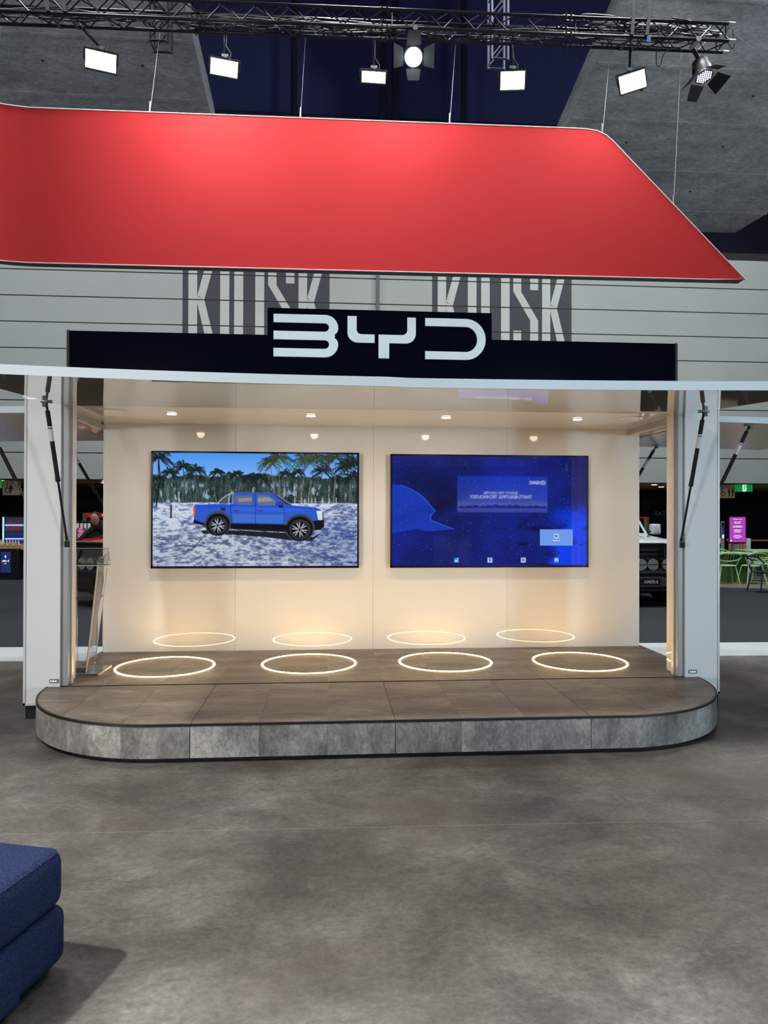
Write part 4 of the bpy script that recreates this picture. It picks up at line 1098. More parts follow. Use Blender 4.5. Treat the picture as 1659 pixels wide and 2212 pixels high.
MB().tube([(-2.06, 5.90, 0.262), (-1.94, 5.90, 0.262)], 0.011, 8).lathe((-2.0, 5.9, 0.262), [(0.02, -0.011), (0.02, 0.012)], 10).lathe((-1.955, 5.9, 0.262), [(0.017, -0.011), (0.017, 0.012)], 10).build('base_fixing', M['chrome'], lec)

# ================================================================ OTTOMAN
ot = empty('ottoman', (-0.868, 2.452, 0), 'navy boucle block seat at the near left', 'ottoman', rz=R_(-16))


def soft(x0, x1, y0, y1, z0, z1, r, name, puff=0.0):
    o = MB().box(x0, x1, y0, y1, z0, z1).build(name, M['navyfab'], ot, local=True, bevel=r, seg=4, smooth=False)
    for p in o.data.polygons: p.use_smooth = True
    return o


W_, D_ = 0.95, 0.95
soft(-W_, 0.0, -D_, 0.0, 0.206, 0.40, 0.05, 'seat_cushion')
soft(-W_, 0.003, -D_, 0.003, 0.022, 0.212, 0.04, 'base')
pc = MB().tube([(-W_ + .05, -0.0146, 0.3854)] + [(-0.05 + 0.0354 * math.cos(R_(a)), -0.05 + 0.0354 * math.sin(R_(a)), 0.3854) for a in range(90, -1, -15)] + [(-0.0146, -D_ + .05, 0.3854)], 0.0028, 6, cap=False).build('seam_piping', M['navyfab'], ot, local=True)
soft(-0.2, 0.013, -0.86, -0.235, 0.03, 0.165, 0.014, 'side_pocket')
box('foot', M['matte'], (-0.12, -0.04, -0.12, -0.04, 0, 0.03), ot, local=True)
for a, b in ((-W_ + .04, -0.12), (-W_ + .04, -D_ + .04), (-0.12, -D_ + .04)):
    box('foot', M['matte'], (a, a + .08, b, b + .08, 0, 0.03), ot, local=True)

# ================================================================ CAFE, LEFT
c1 = empty('bar_counter', (-8.3, 17.3, 0), 'black bar counter with a blue poster at the far left edge', 'counter')
box('body', M['dark'], (-9.6, -7.13, 16.95, 17.9, 0.0, 0.72), c1)
box('slat_top', M['wood'], (-9.6, -6.7, 17.0, 17.9, 0.72, 0.80), c1)
for q in range(7):
    box('slat_front', M['wood'], (-7.62 + q * 0.13, -7.56 + q * 0.13, 16.975, 17.0, 0.70, 0.84), c1)
po = box('poster', M['bluepost'], (-7.53, -7.31, 16.935, 16.949, 0.17, 0.65), c1)
scribble(po, -7.50, -7.345, 16.935, 0.435, 0.05, M['textw'], 3)
scribble(po, -7.46, -7.385, 16.935, 0.38, 0.03, M['textw'], 4)
scribble(po, -7.49, -7.355, 16.935, 0.31, 0.02, M['textdim'], 5)
MB().lathe((-7.42, 16.93, 0.53), [(0.0, -0.03), (0.02, 0.0), (0.012, 0.03), (0.0, 0.05)], 8).build('poster_emblem', M['textw'], po)
for q in range(7):
    x = -7.60 + q * 0.066
    o = MB().lathe((x, 17.1, 0.80), [(0.022, 0), (0.023, 0.06), (0.010, 0.10), (0.010, 0.13), (0.0, 0.132)], 10).build('bottle', M['bottle'], loc=(x, 17.1, 0.80), smooth=True)
    tag(o, f'cream bottle on the far left bar counter, {ORD[q]} of the row', 'bottle', 'bottles on the bar counter')
fr_ = empty('drinks_fridge', (-8.8, 20.6, 0), 'black glass fronted drinks fridge with lit shelves behind the bar counter', 'fridge')
fx0, fx1 = -9.06, -8.52
box('cabinet', M['dark'], (fx0 - .06, fx1 + .1, 20.55, 21.2, 0, 1.52), fr_)
box('light_strip', M['coldlight'], (fx0 - .02, fx0 + .015, 20.52, 20.55, 0.3, 1.44), fr_)
box('back_light', mat('fridge_interior', (60, 76, 110), 0.5, emit=(60, 80, 130), strength=0.3), (fx0 + .06, fx1, 20.535, 20.545, 0.3, 1.44), fr_)
for k_, z in enumerate((0.62, 0.82, 1.02, 1.20)):
    box('shelf', M['coldlight'] if k_ % 2 else M['grey'], (fx0 + .06, fx1, 20.5, 20.535, z, z + 0.03), fr_)
    for q in range(8):
        x = fx0 + 0.09 + q * 0.058
        o = MB().lathe((x, 20.518, z + 0.031), [(0.022, 0), (0.022, 0.08), (0.01, 0.11), (0.01, 0.13)], 8).build('bottle', M['bottleb'] if k_ < 2 else M['cupw' if q % 3 == 0 else 'bottle' if q % 3 == 1 else 'redsign'], loc=(x, 20.518, z + .031))
        tag(o, f'bottle in the drinks fridge, {("lowest", "second lowest", "second highest", "highest")[k_]} shelf, {ORD[q]} from the left', 'bottle', 'bottles in the drinks fridge')
rl = empty('rail', (-6.9, 18.2, 0), 'grey steel rail beside the bar counter', 'rail')
for x in (-7.25, -7.05, -6.9): MB().tube([(x, 18.2, 0), (x, 18.2, 0.75)], 0.02, 8).build('post', M['alu'], rl)
MB().tube([(-7.25, 18.2, 0.1), (-6.7, 18.2, 0.1)], 0.018, 8).tube([(-7.25, 18.2, 0.2), (-6.7, 18.2, 0.2)], 0.018, 8).build('bar', M['alu'], rl)


def toilet_sign(x0, x1, y, z0, z1, label, glyphs):
    t = empty('toilet_sign', ((x0 + x1) / 2, y, z0), label, 'sign')
    box('board', M['signbeige'], (x0, x1, y, y + 0.05, z0, z1), t, 0.004)
    for g_, x in glyphs:
        s_ = (z1 - z0) * 0.34; cz = (z0 + z1) / 2 - 0.02; mb = MB(); yy = y - 0.003
        if g_ == 'w':
            mb.lathe((x, yy, cz + s_ * 0.85), [(s_ * .14, 0), (s_ * .14, .003)], 10, 'y').tube([(x, yy, cz + s_ * .65), (x, yy, cz)], s_ * .09, 6).tube([(x, yy, cz), (x + s_ * .4, yy, cz), (x + s_ * .55, yy, cz - s_ * .5)], s_ * .09, 6)
            mb.tube([(x + s_ * .1 + s_ * .45 * math.cos(R_(a)), yy, cz - s_ * .3 + s_ * .45 * math.sin(R_(a))) for a in range(120, 340, 20)], s_ * .08, 6)
        else:
            mb.lathe((x, yy, cz + s_ * 0.85), [(s_ * .16, 0), (s_ * .16, .003)], 10, 'y')
            mb.prism([(x - s_ * .24, yy, cz + s_ * .6), (x + s_ * .24, yy, cz + s_ * .6), (x + s_ * (.24 if g_ == 'm' else .42), yy, cz - s_ * .2), (x + s_ * .14, yy, cz - s_ * .2), (x + s_ * .14, yy, cz - s_ * .95), (x - s_ * .14, yy, cz - s_ * .95), (x - s_ * .14, yy, cz - s_ * .2), (x - s_ * (.24 if g_ == 'm' else .42), yy, cz - s_ * .2)], (0, .003, 0))
        mb.build('pictogram', M['textdark'], t)
    MB().tube([((x0 + x1) / 2, y + .02, z1), ((x0 + x1) / 2, y + .02, 2.372)], 0.012, 6).build('hanger', M['dark'], t)
    return t


def exit_sign(x0, x1, y, z0, z1, label):
    t = empty('exit_sign', ((x0 + x1) / 2, y, z0), label, 'sign'); cx_ = (x0 + x1) / 2; h = z1 - z0
    box('case', M['exitg'], (x0, x1, y, y + 0.06, z0, z1), t, 0.004)
    box('white_field', M['exitw'], (cx_ - .055, cx_ + .055, y - 0.003, y, z0 + .012, z1 - .012), t)
    s_ = h / 2.5; c_ = (z0 + z1) / 2; yy = y - .005; mb = MB()
    mb.lathe((cx_ + s_ * .2, yy, c_ + s_ * .85), [(s_ * .17, 0), (s_ * .17, .003)], 10, 'y')
    for pts in ([(.15, .6), (-.1, 0)], [(.15, .55), (.45, .25), (.65, .35)], [(.1, .55), (-.35, .5), (-.5, .15)], [(-.1, 0), (.3, -.3), (.2, -.85)], [(-.1, 0), (-.25, -.5), (-.75, -.55)]):
        mb.tube([(cx_ + a * s_, yy, c_ + b * s_) for a, b in pts], s_ * .11, 6)
    mb.build('running_figure', M['exitg'], t)
    MB().tube([(cx_, y + .03, z1), (cx_, y + .03, 2.372)], 0.012, 6).build('hanger', M['dark'], t)
    MB().lathe((cx_, y + .02, z0 - .018), [(.012, 0), (.012, .018)], 8).build('test_lamp', M['cupw'], t)


toilet_sign(-8.10, -7.68, 18.3, 1.99, 2.355, 'beige toilet sign hanging over the bar counter at the far left edge', [('w', -7.99), ('f', -7.90)])
exit_sign(-8.54, -8.09, 18.2, 2.16, 2.365, 'green lit exit sign cut by the left edge of the frame')

# coffee stand seen through the left opening
cf = empty('coffee_fridge', (-5.9, 20.0, 0), 'open chiller with a red Coffee header seen through the left opening', 'fridge')
box('side_panel', M['wood'], (-6.60, -6.52, 19.6, 20.3, 0, 1.56), cf)
box('cabinet', M['dark'], (-6.52, -4.6, 19.75, 20.3, 0, 1.44), cf)
hd = box('header', M['redsign'], (-6.50, -4.6, 19.6, 19.8, 1.44, 1.55), cf)
text('lettering', 'Coffee', M['textw'], hd, (-6.10, 19.597, 1.495), 0.085, align='LEFT', bold=0.001)
for z in (0.95, 1.19):
    box('shelf', M['grey'], (-6.48, -4.7, 19.6, 19.75, z, z + 0.03), cf)
for k_, z in enumerate((0.981, 1.221)):
    for q in range(9):
        x = -6.36 + q * 0.085
        o = MB().lathe((x, 19.68, z), [(0.03, 0), (0.03, 0.10), (0.016, 0.13)], 8).build('milk_bottle', M['grey'], loc=(x, 19.68, z))
        tag(o, f'grey bottle under the red Coffee header, {("lower", "upper")[k_]} chiller shelf, {ORD[q]} from the left', 'bottle', 'bottles in the coffee chiller')
ct = empty('coffee_counter', (-5.9, 17.8, 0), 'dark coffee counter behind the red car seen through the left opening', 'counter')
box('body', M['dark'], (-6.6, -4.6, 17.6, 18.1, 0, 1.12), ct)
box('worktop', M['grey'], (-6.62, -4.58, 17.58, 18.12, 1.12, 1.15), ct)
for q in range(5):
    x = -6.22 + q * 0.09
    o = MB().lathe((x, 17.85, 1.15), [(0.03, 0), (0.036, 0.15), (0.04, 0.152)], 12).build('cup_stack', M['cupw'], loc=(x, 17.85, 1.15))
    MB().lathe((0, 0, 0), [(0.037, 0.152), (0.037, 0.20), (0.02, 0.21)], 12).build('lid', M['dark'], o, local=True)
    tag(o, f'lidded white cup stack on the coffee counter, {ORD[q]} of five from the left', 'cups', 'cup stacks on the coffee counter')
ms = empty('notice_board', (-5.9, 17.4, 0), 'magenta notice board in front of the coffee counter beside the leaning person', 'sign')
box('panel', M['magenta'], (-6.0, -5.79, 17.40, 17.42, 0.92, 1.19), ms); box('stand', M['dark'], (-5.92, -5.87, 17.42, 17.44, 0, 1.0), ms); box('foot', M['dark'], (-6.02, -5.77, 17.32, 17.54, 0, 0.02), ms)
for q, hw in enumerate((0.04, 0.072, 0.045, 0.07, 0.065)):
    scribble(ms, -5.895 - hw, -5.895 + hw, 17.399, 1.165 - q * 0.045, 0.028, M['textw'], 10 + q)

# ================================================================ CARS
def car(loc, rz, paint, label, plate):
    t = empty('car', loc, label, 'car', rz=rz)
    def px_(poly, x0, x1, name, m, bv=0.03, par=None):
        return MB().prism([(x0, y, z) for y, z in poly], (x1 - x0, 0, 0)).build(name, m, par or t, local=True, bevel=bv, seg=3, smooth=True)
    lower = px_([(-1.98, 0.62), (-2.02, 0.98), (-1.96, 1.06), (-0.85, 1.13), (2.2, 1.13), (2.3, 1.0), (2.3, 0.55), (1.9, 0.45), (-1.6, 0.45)], -0.88, 0.88, 'body', paint, 0.05)
    hood = px_([(-1.93, 1.05), (-1.80, 1.095), (-0.85, 1.165), (-0.78, 1.12), (-0.8, 1.06)], -0.70, 0.70, 'bonnet', paint, 0.025)
    cab = MB()
    def ring(y, z, wd): return [(-wd, y, z), (wd, y, z)]
    a = [(-.80, -0.80, 1.12), (.80, -0.80, 1.12), (.80, 2.2, 1.12), (-.80, 2.2, 1.12)]; b = [(-.66, -0.25, 1.78), (.66, -0.25, 1.78), (.66, 2.05, 1.78), (-.66, 2.05, 1.78)]
    cab.add(a + b, [(0, 1, 2, 3), (4, 5, 6, 7), (0, 1, 5, 4), (1, 2, 6, 5), (2, 3, 7, 6), (3, 0, 4, 7)]).build('cab', paint, t, local=True, bevel=0.05, seg=3, smooth=True)
    def pane(p, name='window'):
        c = sum((Vector(q) for q in p), Vector()) / len(p); nrm = (Vector(p[1]) - Vector(p[0])).cross(Vector(p[2]) - Vector(p[0])).normalized()
        out = nrm if nrm.dot(c - Vector((0, 0.7, 1.4))) > 0 else -nrm
        MB().prism([Vector(q) + out * 0.002 for q in p], out * 0.008).build(name, M['carglass'], t, local=True)
    pane([(-.70, -0.74, 1.19), (.70, -0.74, 1.19), (.59, -0.30, 1.73), (-.59, -0.30, 1.73)], 'windscreen')
    for s_ in (-1, 1):
        pane([(s_ * .785, -0.55, 1.19), (s_ * .785, 0.45, 1.19), (s_ * .675, 0.45, 1.71), (s_ * .675, -0.2, 1.71)])
        pane([(s_ * .785, 0.55, 1.19), (s_ * .785, 1.45, 1.19), (s_ * .675, 1.45, 1.71), (s_ * .675, 0.55, 1.71)])
        px_([(-0.62, 1.16), (-0.60, 1.36), (-0.46, 1.36), (-0.44, 1.16)], s_ * 1.02 - 0.09, s_ * 1.02 + 0.09, 'wing_mirror', paint, 0.03)
        MB().tube([(s_ * .78, -0.52, 1.18), (s_ * .95, -0.53, 1.22)], 0.02, 6).build('mirror_arm', M['black'], t, local=True)
        for yy in (-1.25, 1.4):
            wh = MB().lathe((0, 0, 0), [(0.20, -0.12), (0.36, -0.125), (0.385, -0.09), (0.385, 0.09), (0.36, 0.125), (0.20, 0.12), (0.20, -0.12)], 28, 'x', cap=False).xf(Matrix.Translation((s_ * .80, yy, 0.385))).build('tyre', M['tyre'], t, local=True, smooth=True)
            MB().lathe((0, 0, 0), [(0.05, -0.1), (0.2, -0.11), (0.22, -0.05), (0.22, 0.05), (0.2, 0.11), (0.05, 0.1)], 20, 'x').xf(Matrix.Translation((s_ * .80, yy, 0.385))).build('wheel_rim', M['lampbody'], wh, local=True)
            MB().tube([(s_ * .84, yy + 0.47 * math.cos(a_), 0.40 + 0.47 * math.sin(a_)) for a_ in np.linspace(0, pi, 11)], 0.07, 6).build('wheel_flare', M['black'], t, local=True)
    gr = box('grille', M['matte'], (-.80, .80, -2.04, -1.96, 0.63, 1.02), t, 0.02, local=True)
    for q in range(4): box('grille_bar', M['lampbody'], (-.46, .46, -2.055, -2.03, 0.70 + q * .075, 0.725 + q * .075), gr, local=True)
    for s_ in (-1, 1):
        MB().lathe((s_ * .63, -2.03, 0.86), [(0.10, 0), (0.105, -0.03), (0.08, -0.035)], 20, 'y').build('headlight', M['chrome'], t, local=True)
        box('vent', M['grey'], (s_ * .86 - .03, s_ * .86 + .03, -1.9, -1.7, 0.8, 1.0), t, 0.01, local=True)
    bmpr = box('bumper', M['black'], (-.90, .90, -2.32, -1.90, 0.30, 0.56), t, 0.05, local=True)
    box('bumper_step', M['lampbody'], (-.86, .86, -2.33, -2.02, 0.55, 0.60), t, 0.015, local=True)
    for s_ in (-1, 1): MB().tube([(s_ * .36, -2.2, 0.62), (s_ * .36, -2.16, 1.02)], 0.03, 8).build('bull_bar', M['black'], t, local=True)
    MB().tube([(-.62, -2.2, 0.96), (-.36, -2.16, 1.03), (.36, -2.16, 1.03), (.62, -2.2, 0.96)], 0.03, 8).build('bull_bar', M['black'], t, local=True)
    for x in (-.35, -.10, .10, .35):
        dl_ = MB().lathe((x, -2.27, 0.705), [(0.09, 0.05), (0.105, 0.02), (0.105, -0.02), (0.095, -0.026)], 22, 'y').build('driving_light', M['black'], t, local=True)
        hx = MB()
        for i in range(-4, 5):
            for j in range(-4, 5):
                u, v = i * 0.024 + (j % 2) * 0.012, j * 0.021
                if u * u + v * v < 0.0078 and abs(v) > 0.006: hx.lathe((x + u, -2.297, 0.705 + v), [(0.009, 0), (0.008, -0.004)], 6, 'y')
        hx.build('honeycomb_cover', M['cupw'], dl_, local=True)
    px_([(-2.26, 0.26), (-2.0, 0.2), (-1.9, 0.31), (-2.26, 0.31)], -.6, .6, 'skid_plate', M['lampbody'], 0.02)
    plt = MB().box(-.22, .22, -2.335, -2.32, 0.37, 0.48).build('number_plate', M['matte'], t, local=True)
    if plate: text('plate_lettering', plate, M['cupw'], plt, (0.045, -2.337, 0.425), 0.075, local=True, xs=0.98, bold=0.0015)
    return t


car((5.16, 13.63, 0), R_(1.5), M['carwhite'], 'white four wheel drive with round driving lights seen through the right opening', 'AMER:4')
car((-2.65, 13.75, 0), R_(-34), M['carred'], 'red four wheel drive with a black front seen through the left opening', None)

# neon word and a framed board on the dark cafe wall
ne = text('neon_word', 'EAT', M['textdim'], None, (10.87, 22.66, 1.60), 0.19, xs=1.1); tag(ne, 'dim outlined EAT lettering on the dark wall above the white car', 'lettering')
fb_ = empty('menu_stand', (9.3, 21.0, 0), 'wooden menu stand with a red top edge behind the white car', 'sign')
box('panel', M['dark'], (8.8, 9.58, 21.0, 21.06, 0.0, 1.45), fb_); box('top_edge', M['redsign'], (8.75, 9.70, 20.97, 21.08, 1.45, 1.485), fb_)
box('side_post', M['wood'], (9.56, 9.66, 20.98, 21.07, 0.0, 1.45), fb_); box('outer_post', M['grey'], (9.67, 9.71, 20.98, 21.07, 0.0, 1.47), fb_)
for i, (x, y) in enumerate(((8.85, 18.8), (9.7, 20.15), (-5.72, 18.62), (-6.05, 19.6), (-8.25, 18.66))):
    o = MB().lathe((x, y, 2.368), [(0.07, 0.004), (0.07, -0.004)], 16).build('soffit_light', M['down'], loc=(x, y, 2.368))
    tag(o, ['small round ceiling light above the white car, nearer one', 'small round ceiling light above the white car, farther one', 'small round ceiling light above the red Coffee header, nearest the kiosk wall', 'small round ceiling light above the coffee counter', 'small round ceiling light beside the far left exit sign'][i], 'ceiling light')
    spot('soffit_beam', (x, y, 2.35), (x, y, 0), 14, (1, .86, .68), 130, 0.8, 0.04)

# ================================================================ CAFE, RIGHT
toilet_sign(10.2, 10.86, 18.3, 2.0, 2.355, 'beige toilet sign beside the right pillar', [('w', 10.51), ('m', 10.69), ('m', 10.79)])
exit_sign(10.83, 11.29, 18.2, 2.17, 2.365, 'green lit running figure exit sign right of the right pillar')
sc_ = empty('menu_screen', (10.63, 17.8, 0), 'glowing magenta menu screen on a stand in the right cafe', 'screen')
box('case', M['dark'], (10.40, 10.86, 17.80, 17.85, 0.80, 1.505), sc_)
box('panel', M['screenmag'], (10.414, 10.842, 17.79, 17.80, 0.838, 1.49), sc_)
text('lettering', 'Donuts mix', M['textw'], sc_, (10.628, 17.788, 1.435), 0.062, xs=0.85)
pd_ = mat('menu_dark_print', (84, 20, 92), 0.5, emit=(100, 24, 108), strength=0.6)
for q, (yy, hw, lt_) in enumerate(((245, 200, 0), (305, 165, 1), (365, 138, 1), (430, 180, 0), (480, 214, 1), (528, 200, 1), (575, 206, 0), (638, 155, 1), (697, 160, 1), (757, 140, 1), (822, 135, 0), (881, 140, 1), (941, 180, 1), (1000, 105, 1), (1060, 190, 0))):
    z = 1.49 - (yy - 95) / 1080 * 0.652; k_ = 0.428 / 660
    scribble(sc_, 10.628 - hw * k_, 10.628 + hw * k_, 17.789, z, 0.030 if lt_ else 0.026, M['textw'] if lt_ else pd_, q)
mb = MB()
for a, b in (((10.78, 1.465), (10.835, 1.40)), ((10.42, 0.95), (10.52, 0.86))): mb.tube([(a[0], 17.789, a[1]), (b[0], 17.789, b[1])], 0.003, 5)
mb.build('corner_line', M['screenmag'], sc_); box('corner_mark', M['textw'], (10.43, 10.465, 17.787, 17.79, 0.86, 0.895), sc_)
box('stand', M['grey'], (10.53, 10.66, 17.81, 17.87, 0, 0.82), sc_); box('foot', M['dark'], (10.4, 10.86, 17.7, 18.0, 0, 0.03), sc_)
pb = empty('slatted_planter', (11.0, 18.35, 0), 'pale slatted timber screen with a white end post behind the menu screen', 'screen')
for q in range(6): box('slat', M['wood'], (10.72 + q * .078, 10.765 + q * .078, 18.33, 18.38, 0.3, 0.86), pb)
box('top_rail', M['wood'], (10.68, 11.18, 18.31, 18.40, 0.85, 0.90), pb); box('bottom_rail', M['wood'], (10.68, 11.18, 18.31, 18.40, 0.26, 0.30), pb)
box('end_post', M['cupw'], (11.18, 11.30, 18.30, 18.42, 0, 0.92), pb)
bc = empty('service_counter', (9.6, 18.4, 0), 'black service counter beside the right pillar', 'counter')
box('body', M['dark'], (8.6, 10.36, 18.05, 18.7, 0, 0.78), bc); box('worktop', M['wood'], (8.58, 10.38, 18.03, 18.72, 0.78, 0.835), bc)
for q in range(5):
    x = 10.02 + q * 0.078
    o = MB().lathe((x, 18.12, 0.835), [(0.028, 0), (0.030, 0.07), (0.02, 0.10), (0, 0.105)], 10).build('jar', M['bottle'], loc=(x, 18.12, 0.835)); tag(o, f'cream jar on the service counter by the right pillar, {ORD[q]} from the left', 'jar', 'jars on the service counter')
pt = empty('potted_plant', (10.37, 18.42, 0.835), 'small bushy plant on the service counter beside the right pillar', 'plant')
PX, PY, PZ = 10.30, 18.42, 0.835
MB().lathe((PX, PY, PZ), [(0.07, 0), (0.09, 0.08)], 12).build('pot', M['dark'], pt)
lf = MB(); rr_ = random.Random(4)
for q in range(70):
    a = rr_.uniform(0, 2 * pi); e_ = rr_.uniform(0.2, 1.4); L_ = rr_.uniform(0.12, 0.28); c = Vector((PX, PY, PZ + .07)); dv = Vector((math.cos(a) * math.cos(e_), math.sin(a) * math.cos(e_), math.sin(e_))); p1 = c + dv * L_; sd = dv.cross(Vector((0, 0, 1))).normalized() * 0.02
    lf.add([c + dv * L_ * .5, c + dv * L_ * .75 + sd, p1, c + dv * L_ * .75 - sd], [(0, 1, 2, 3)])
tag(lf.build('foliage', M['leaf'], pt), kind='stuff')
ds = empty('sanitiser_stand', (10.0, 17.4, 0), 'slim grey hand sanitiser stand beside the right pillar', 'dispenser')
box('post', M['grey'], (9.965, 10.04, 17.4, 17.44, 0, 1.38), ds); box('label', M['bluepost'], (9.968, 10.037, 17.39, 17.40, 1.06, 1.25), ds); box('pump', M['dark'], (9.97, 10.035, 17.34, 17.40, 1.27, 1.35), ds); box('foot', M['dark'], (9.82, 10.2, 17.25, 17.55, 0, 0.02), ds); box('lit_card', M['coldlight'], (9.985, 10.022, 17.385, 17.392, 0.95, 1.04), ds)
bl = empty('barrier_belt', (11.9, 18.6, 0), 'orange belt barrier behind the green tables', 'barrier')
for x in (11.42, 13.6): MB().tube([(x, 18.6, 0), (x, 18.6, 0.90)], 0.03, 10).build('post', M['dark'], bl)
MB().box(11.42, 13.6, 18.565, 18.57, 0.835, 0.875).build('belt', mat('orange_belt', (150, 84, 60), 0.7), bl)


def table(loc, rz, wdt, label):
    t = empty('cafe_table', loc, label, 'table', rz=rz)
    box('table_top', M['greenp'], (-wdt / 2, wdt / 2, -.35, .35, 0.645, 0.675), t, 0.008, local=True)
    b = box('table_base', M['greent'], (-.24, .24, -.20, .20, 0.01, 0.645), t, 0.006, local=True)
    for q in range(9): box('base_rib', M['greent'], (-.22 + q * .055, -.21 + q * .055, -.206, -.20, 0.02, 0.64), b, local=True)
    return t


table((9.30, 15.75, 0), R_(-4), 0.66, 'pale green cafe table with a ribbed base nearest the right pillar')
table((10.95, 17.0, 0), R_(-4), 1.3, 'pale green cafe table behind the others at the right edge')


def wire_chair(m):
    t = empty('cafe_chair', (0, 0, 0), 'pale green wire cafe chair', 'chair', 'cafe chairs in the right cafe')
    MB().lathe((0, 0, 0.40), [(0.0, 0.012), (0.20, 0.016), (0.215, 0.004), (0.20, -0.008), (0, -0.006)], 20).build('seat', m, t, local=True)
    for sx in (-1, 1):
        for sy in (-1, 1):
            MB().tube([(sx * .15, sy * .15, 0.40), (sx * .22, sy * .23, 0.0)], 0.013, 6).build('leg', m, t, local=True)
    lp = [(0.25 * math.cos(a), 0.16 + 0.09 * math.sin(a) + 0.05, 0.60 + 0.10 * math.sin(a) + 0.0) for a in np.linspace(0, 2 * pi, 25)]
    MB().tube(lp, 0.013, 6, cap=False).build('back_loop', m, t, local=True)
    for sx in (-1, 1):
        MB().tube([(sx * .16, .14, 0.40), (sx * .22, .19, 0.56)], 0.012, 6).build('back_support', m, t, local=True)
    for q in range(4):
        MB().tube([(-.09 + q * .06, .16, 0.515), (-.09 + q * .06, .28, 0.69)], 0.004, 5).build('back_wire', m, t, local=True)
    return t


ch0 = wire_chair(M['greenp'])
spots = [(9.38, 15.15, 176, 'pale green wire chair in front of the nearest green table, loop back facing us'),
         (8.84, 15.25, 168, 'pale green wire chair half hidden by the right pillar'),
         (9.98, 15.75, 150, 'pale green wire chair at the right end of the nearest green table'),
         (9.55, 16.4, 10, 'pale green wire chair behind the nearest green table, in front of the slatted screen'),
         (8.85, 16.35, -10, 'pale green wire chair behind the nearest green table, next to the right pillar'),
         (10.3, 16.4, 170, 'pale green wire chair in front of the rear green table')]
for i, (x, y, a, lb) in enumerate(spots):
    o = ch0 if i == 0 else copy_tree(ch0)
    o.location = (x, y, 0.008); o.rotation_euler = (0, 0, R_(a)); o['label'] = lb
nv = empty('cafe_chair', (8.62, 13.45, 0.003), 'dark navy metal chair at the right edge in front of the green tables', 'chair', 'cafe chairs in the right cafe', rz=R_(0))
box('seat', M['navyp'], (-.20, .24, -.20, .20, 0.385, 0.41), nv, 0.01, local=True)
for sx, sy, lx in ((-.19, -.18, -.24), (-.19, .18, -.27), (.22, -.18, .28), (.22, .18, .28)):
    MB().tube([(sx, sy, 0.39), (lx, sy * 1.15, 0.0)], 0.014, 6).build('leg', M['navyp'], nv, local=True)
for sy in (-.18, .18):
    MB().tube([(-.18, sy, 0.40), (-.24, sy, 0.52), (-.16, sy, 0.60), (-.30, sy * 1.1, 0.71)], 0.015, 6).build('back_post', M['navyp'], nv, local=True)
MB().tube([(-.30, -.2, 0.71), (-.32, 0, 0.715), (-.30, .2, 0.71)], 0.018, 6).build('back_rail', M['navyp'], nv, local=True)

# ================================================================ PERSON leaning over the red car
pe = empty('person', (-3.95, 13.95, 0), 'person in black leaning forward over the red car bonnet', 'person')


def skinned(name, verts, edges, radii, m, sub=1, root=0):
    me = bpy.data.meshes.new(name); me.from_pydata([tuple(Vector(v) - Vector(pe.location)) for v in verts], edges, [])
    o = bpy.data.objects.new(name, me); COL.objects.link(o)
    sk = o.modifiers.new('skin', 'SKIN'); sv = me.skin_vertices[0] if me.skin_vertices else None
    if sv is None:
        bpy.context.view_layer.objects.active = o
        bm = bmesh.new(); bm.from_mesh(me); bm.verts.layers.skin.verify(); bm.to_mesh(me); bm.free(); sv = me.skin_vertices[0]
    for i, r in enumerate(radii): sv.data[i].radius = (r, r) if not isinstance(r, tuple) else r; sv.data[i].use_root = (i == root)
    ss_ = o.modifiers.new('sub', 'SUBSURF'); ss_.levels = sub + 1; ss_.render_levels = sub + 1
    dg = bpy.context.evaluated_depsgraph_get(); nm = bpy.data.meshes.new_from_object(o.evaluated_get(dg)); bpy.data.objects.remove(o)
    for p in nm.polygons: p.use_smooth = True
    nm.materials.clear(); nm.materials.append(m)
    q = bpy.data.objects.new(name, nm); COL.objects.link(q); q.parent = pe
    return q


# pelvis, spine leaning left and forward, legs, arms
hx_, hy_ = -4.00, 14.05
V_ = [(hx_, hy_, 0.92), (hx_ - .10, hy_ - .05, 1.08), (hx_ - .24, hy_ - .12, 1.24), (hx_ - .33, hy_ - .18, 1.33), (hx_ - .38, hy_ - .22, 1.40),
      (hx_ - .10, hy_ - .02, 0.86), (hx_ - .12, hy_ - .06, 0.48), (hx_ - .10, hy_ + .02, 0.09), (hx_ - .12, hy_ - .12, 0.05),
      (hx_ + .10, hy_ + .02, 0.86), (hx_ + .13, hy_ - .02, 0.48), (hx_ + .14, hy_ + .06, 0.09), (hx_ + .12, hy_ - .10, 0.05),
      (hx_ - .44, hy_ - .24, 1.27), (hx_ - .62, hy_ - .34, 1.08), (hx_ - .78, hy_ - .46, 0.90),
      (hx_ - .16, hy_ - .16, 1.29), (hx_ - .20, hy_ - .38, 1.10), (hx_ - .40, hy_ - .52, 0.98)]
E_ = [(0, 1), (1, 2), (2, 3), (3, 4), (0, 5), (5, 6), (6, 7), (7, 8), (0, 9), (9, 10), (10, 11), (11, 12), (2, 13), (13, 14), (14, 15), (2, 16), (16, 17), (17, 18)]
Rr = [.15, .14, .17, .09, .055, .095, .07, .045, .04, .095, .07, .045, .04, .065, .05, .035, .065, .05, .035]
skinned('body', V_, E_, Rr, M['cloth'])
hc = Vector((hx_ - .42, hy_ - .26, 1.43))
MB().lathe(hc, [(0.0, -0.13), (0.05, -0.12), (0.073, -0.06), (0.082, 0.0), (0.078, 0.06), (0.05, 0.11), (0.0, 0.125)], 16).box(hc.x - .012, hc.x + .012, hc.y - .10, hc.y - .075, hc.z - .03, hc.z + .01).build('head', M['skin'], pe, smooth=True)
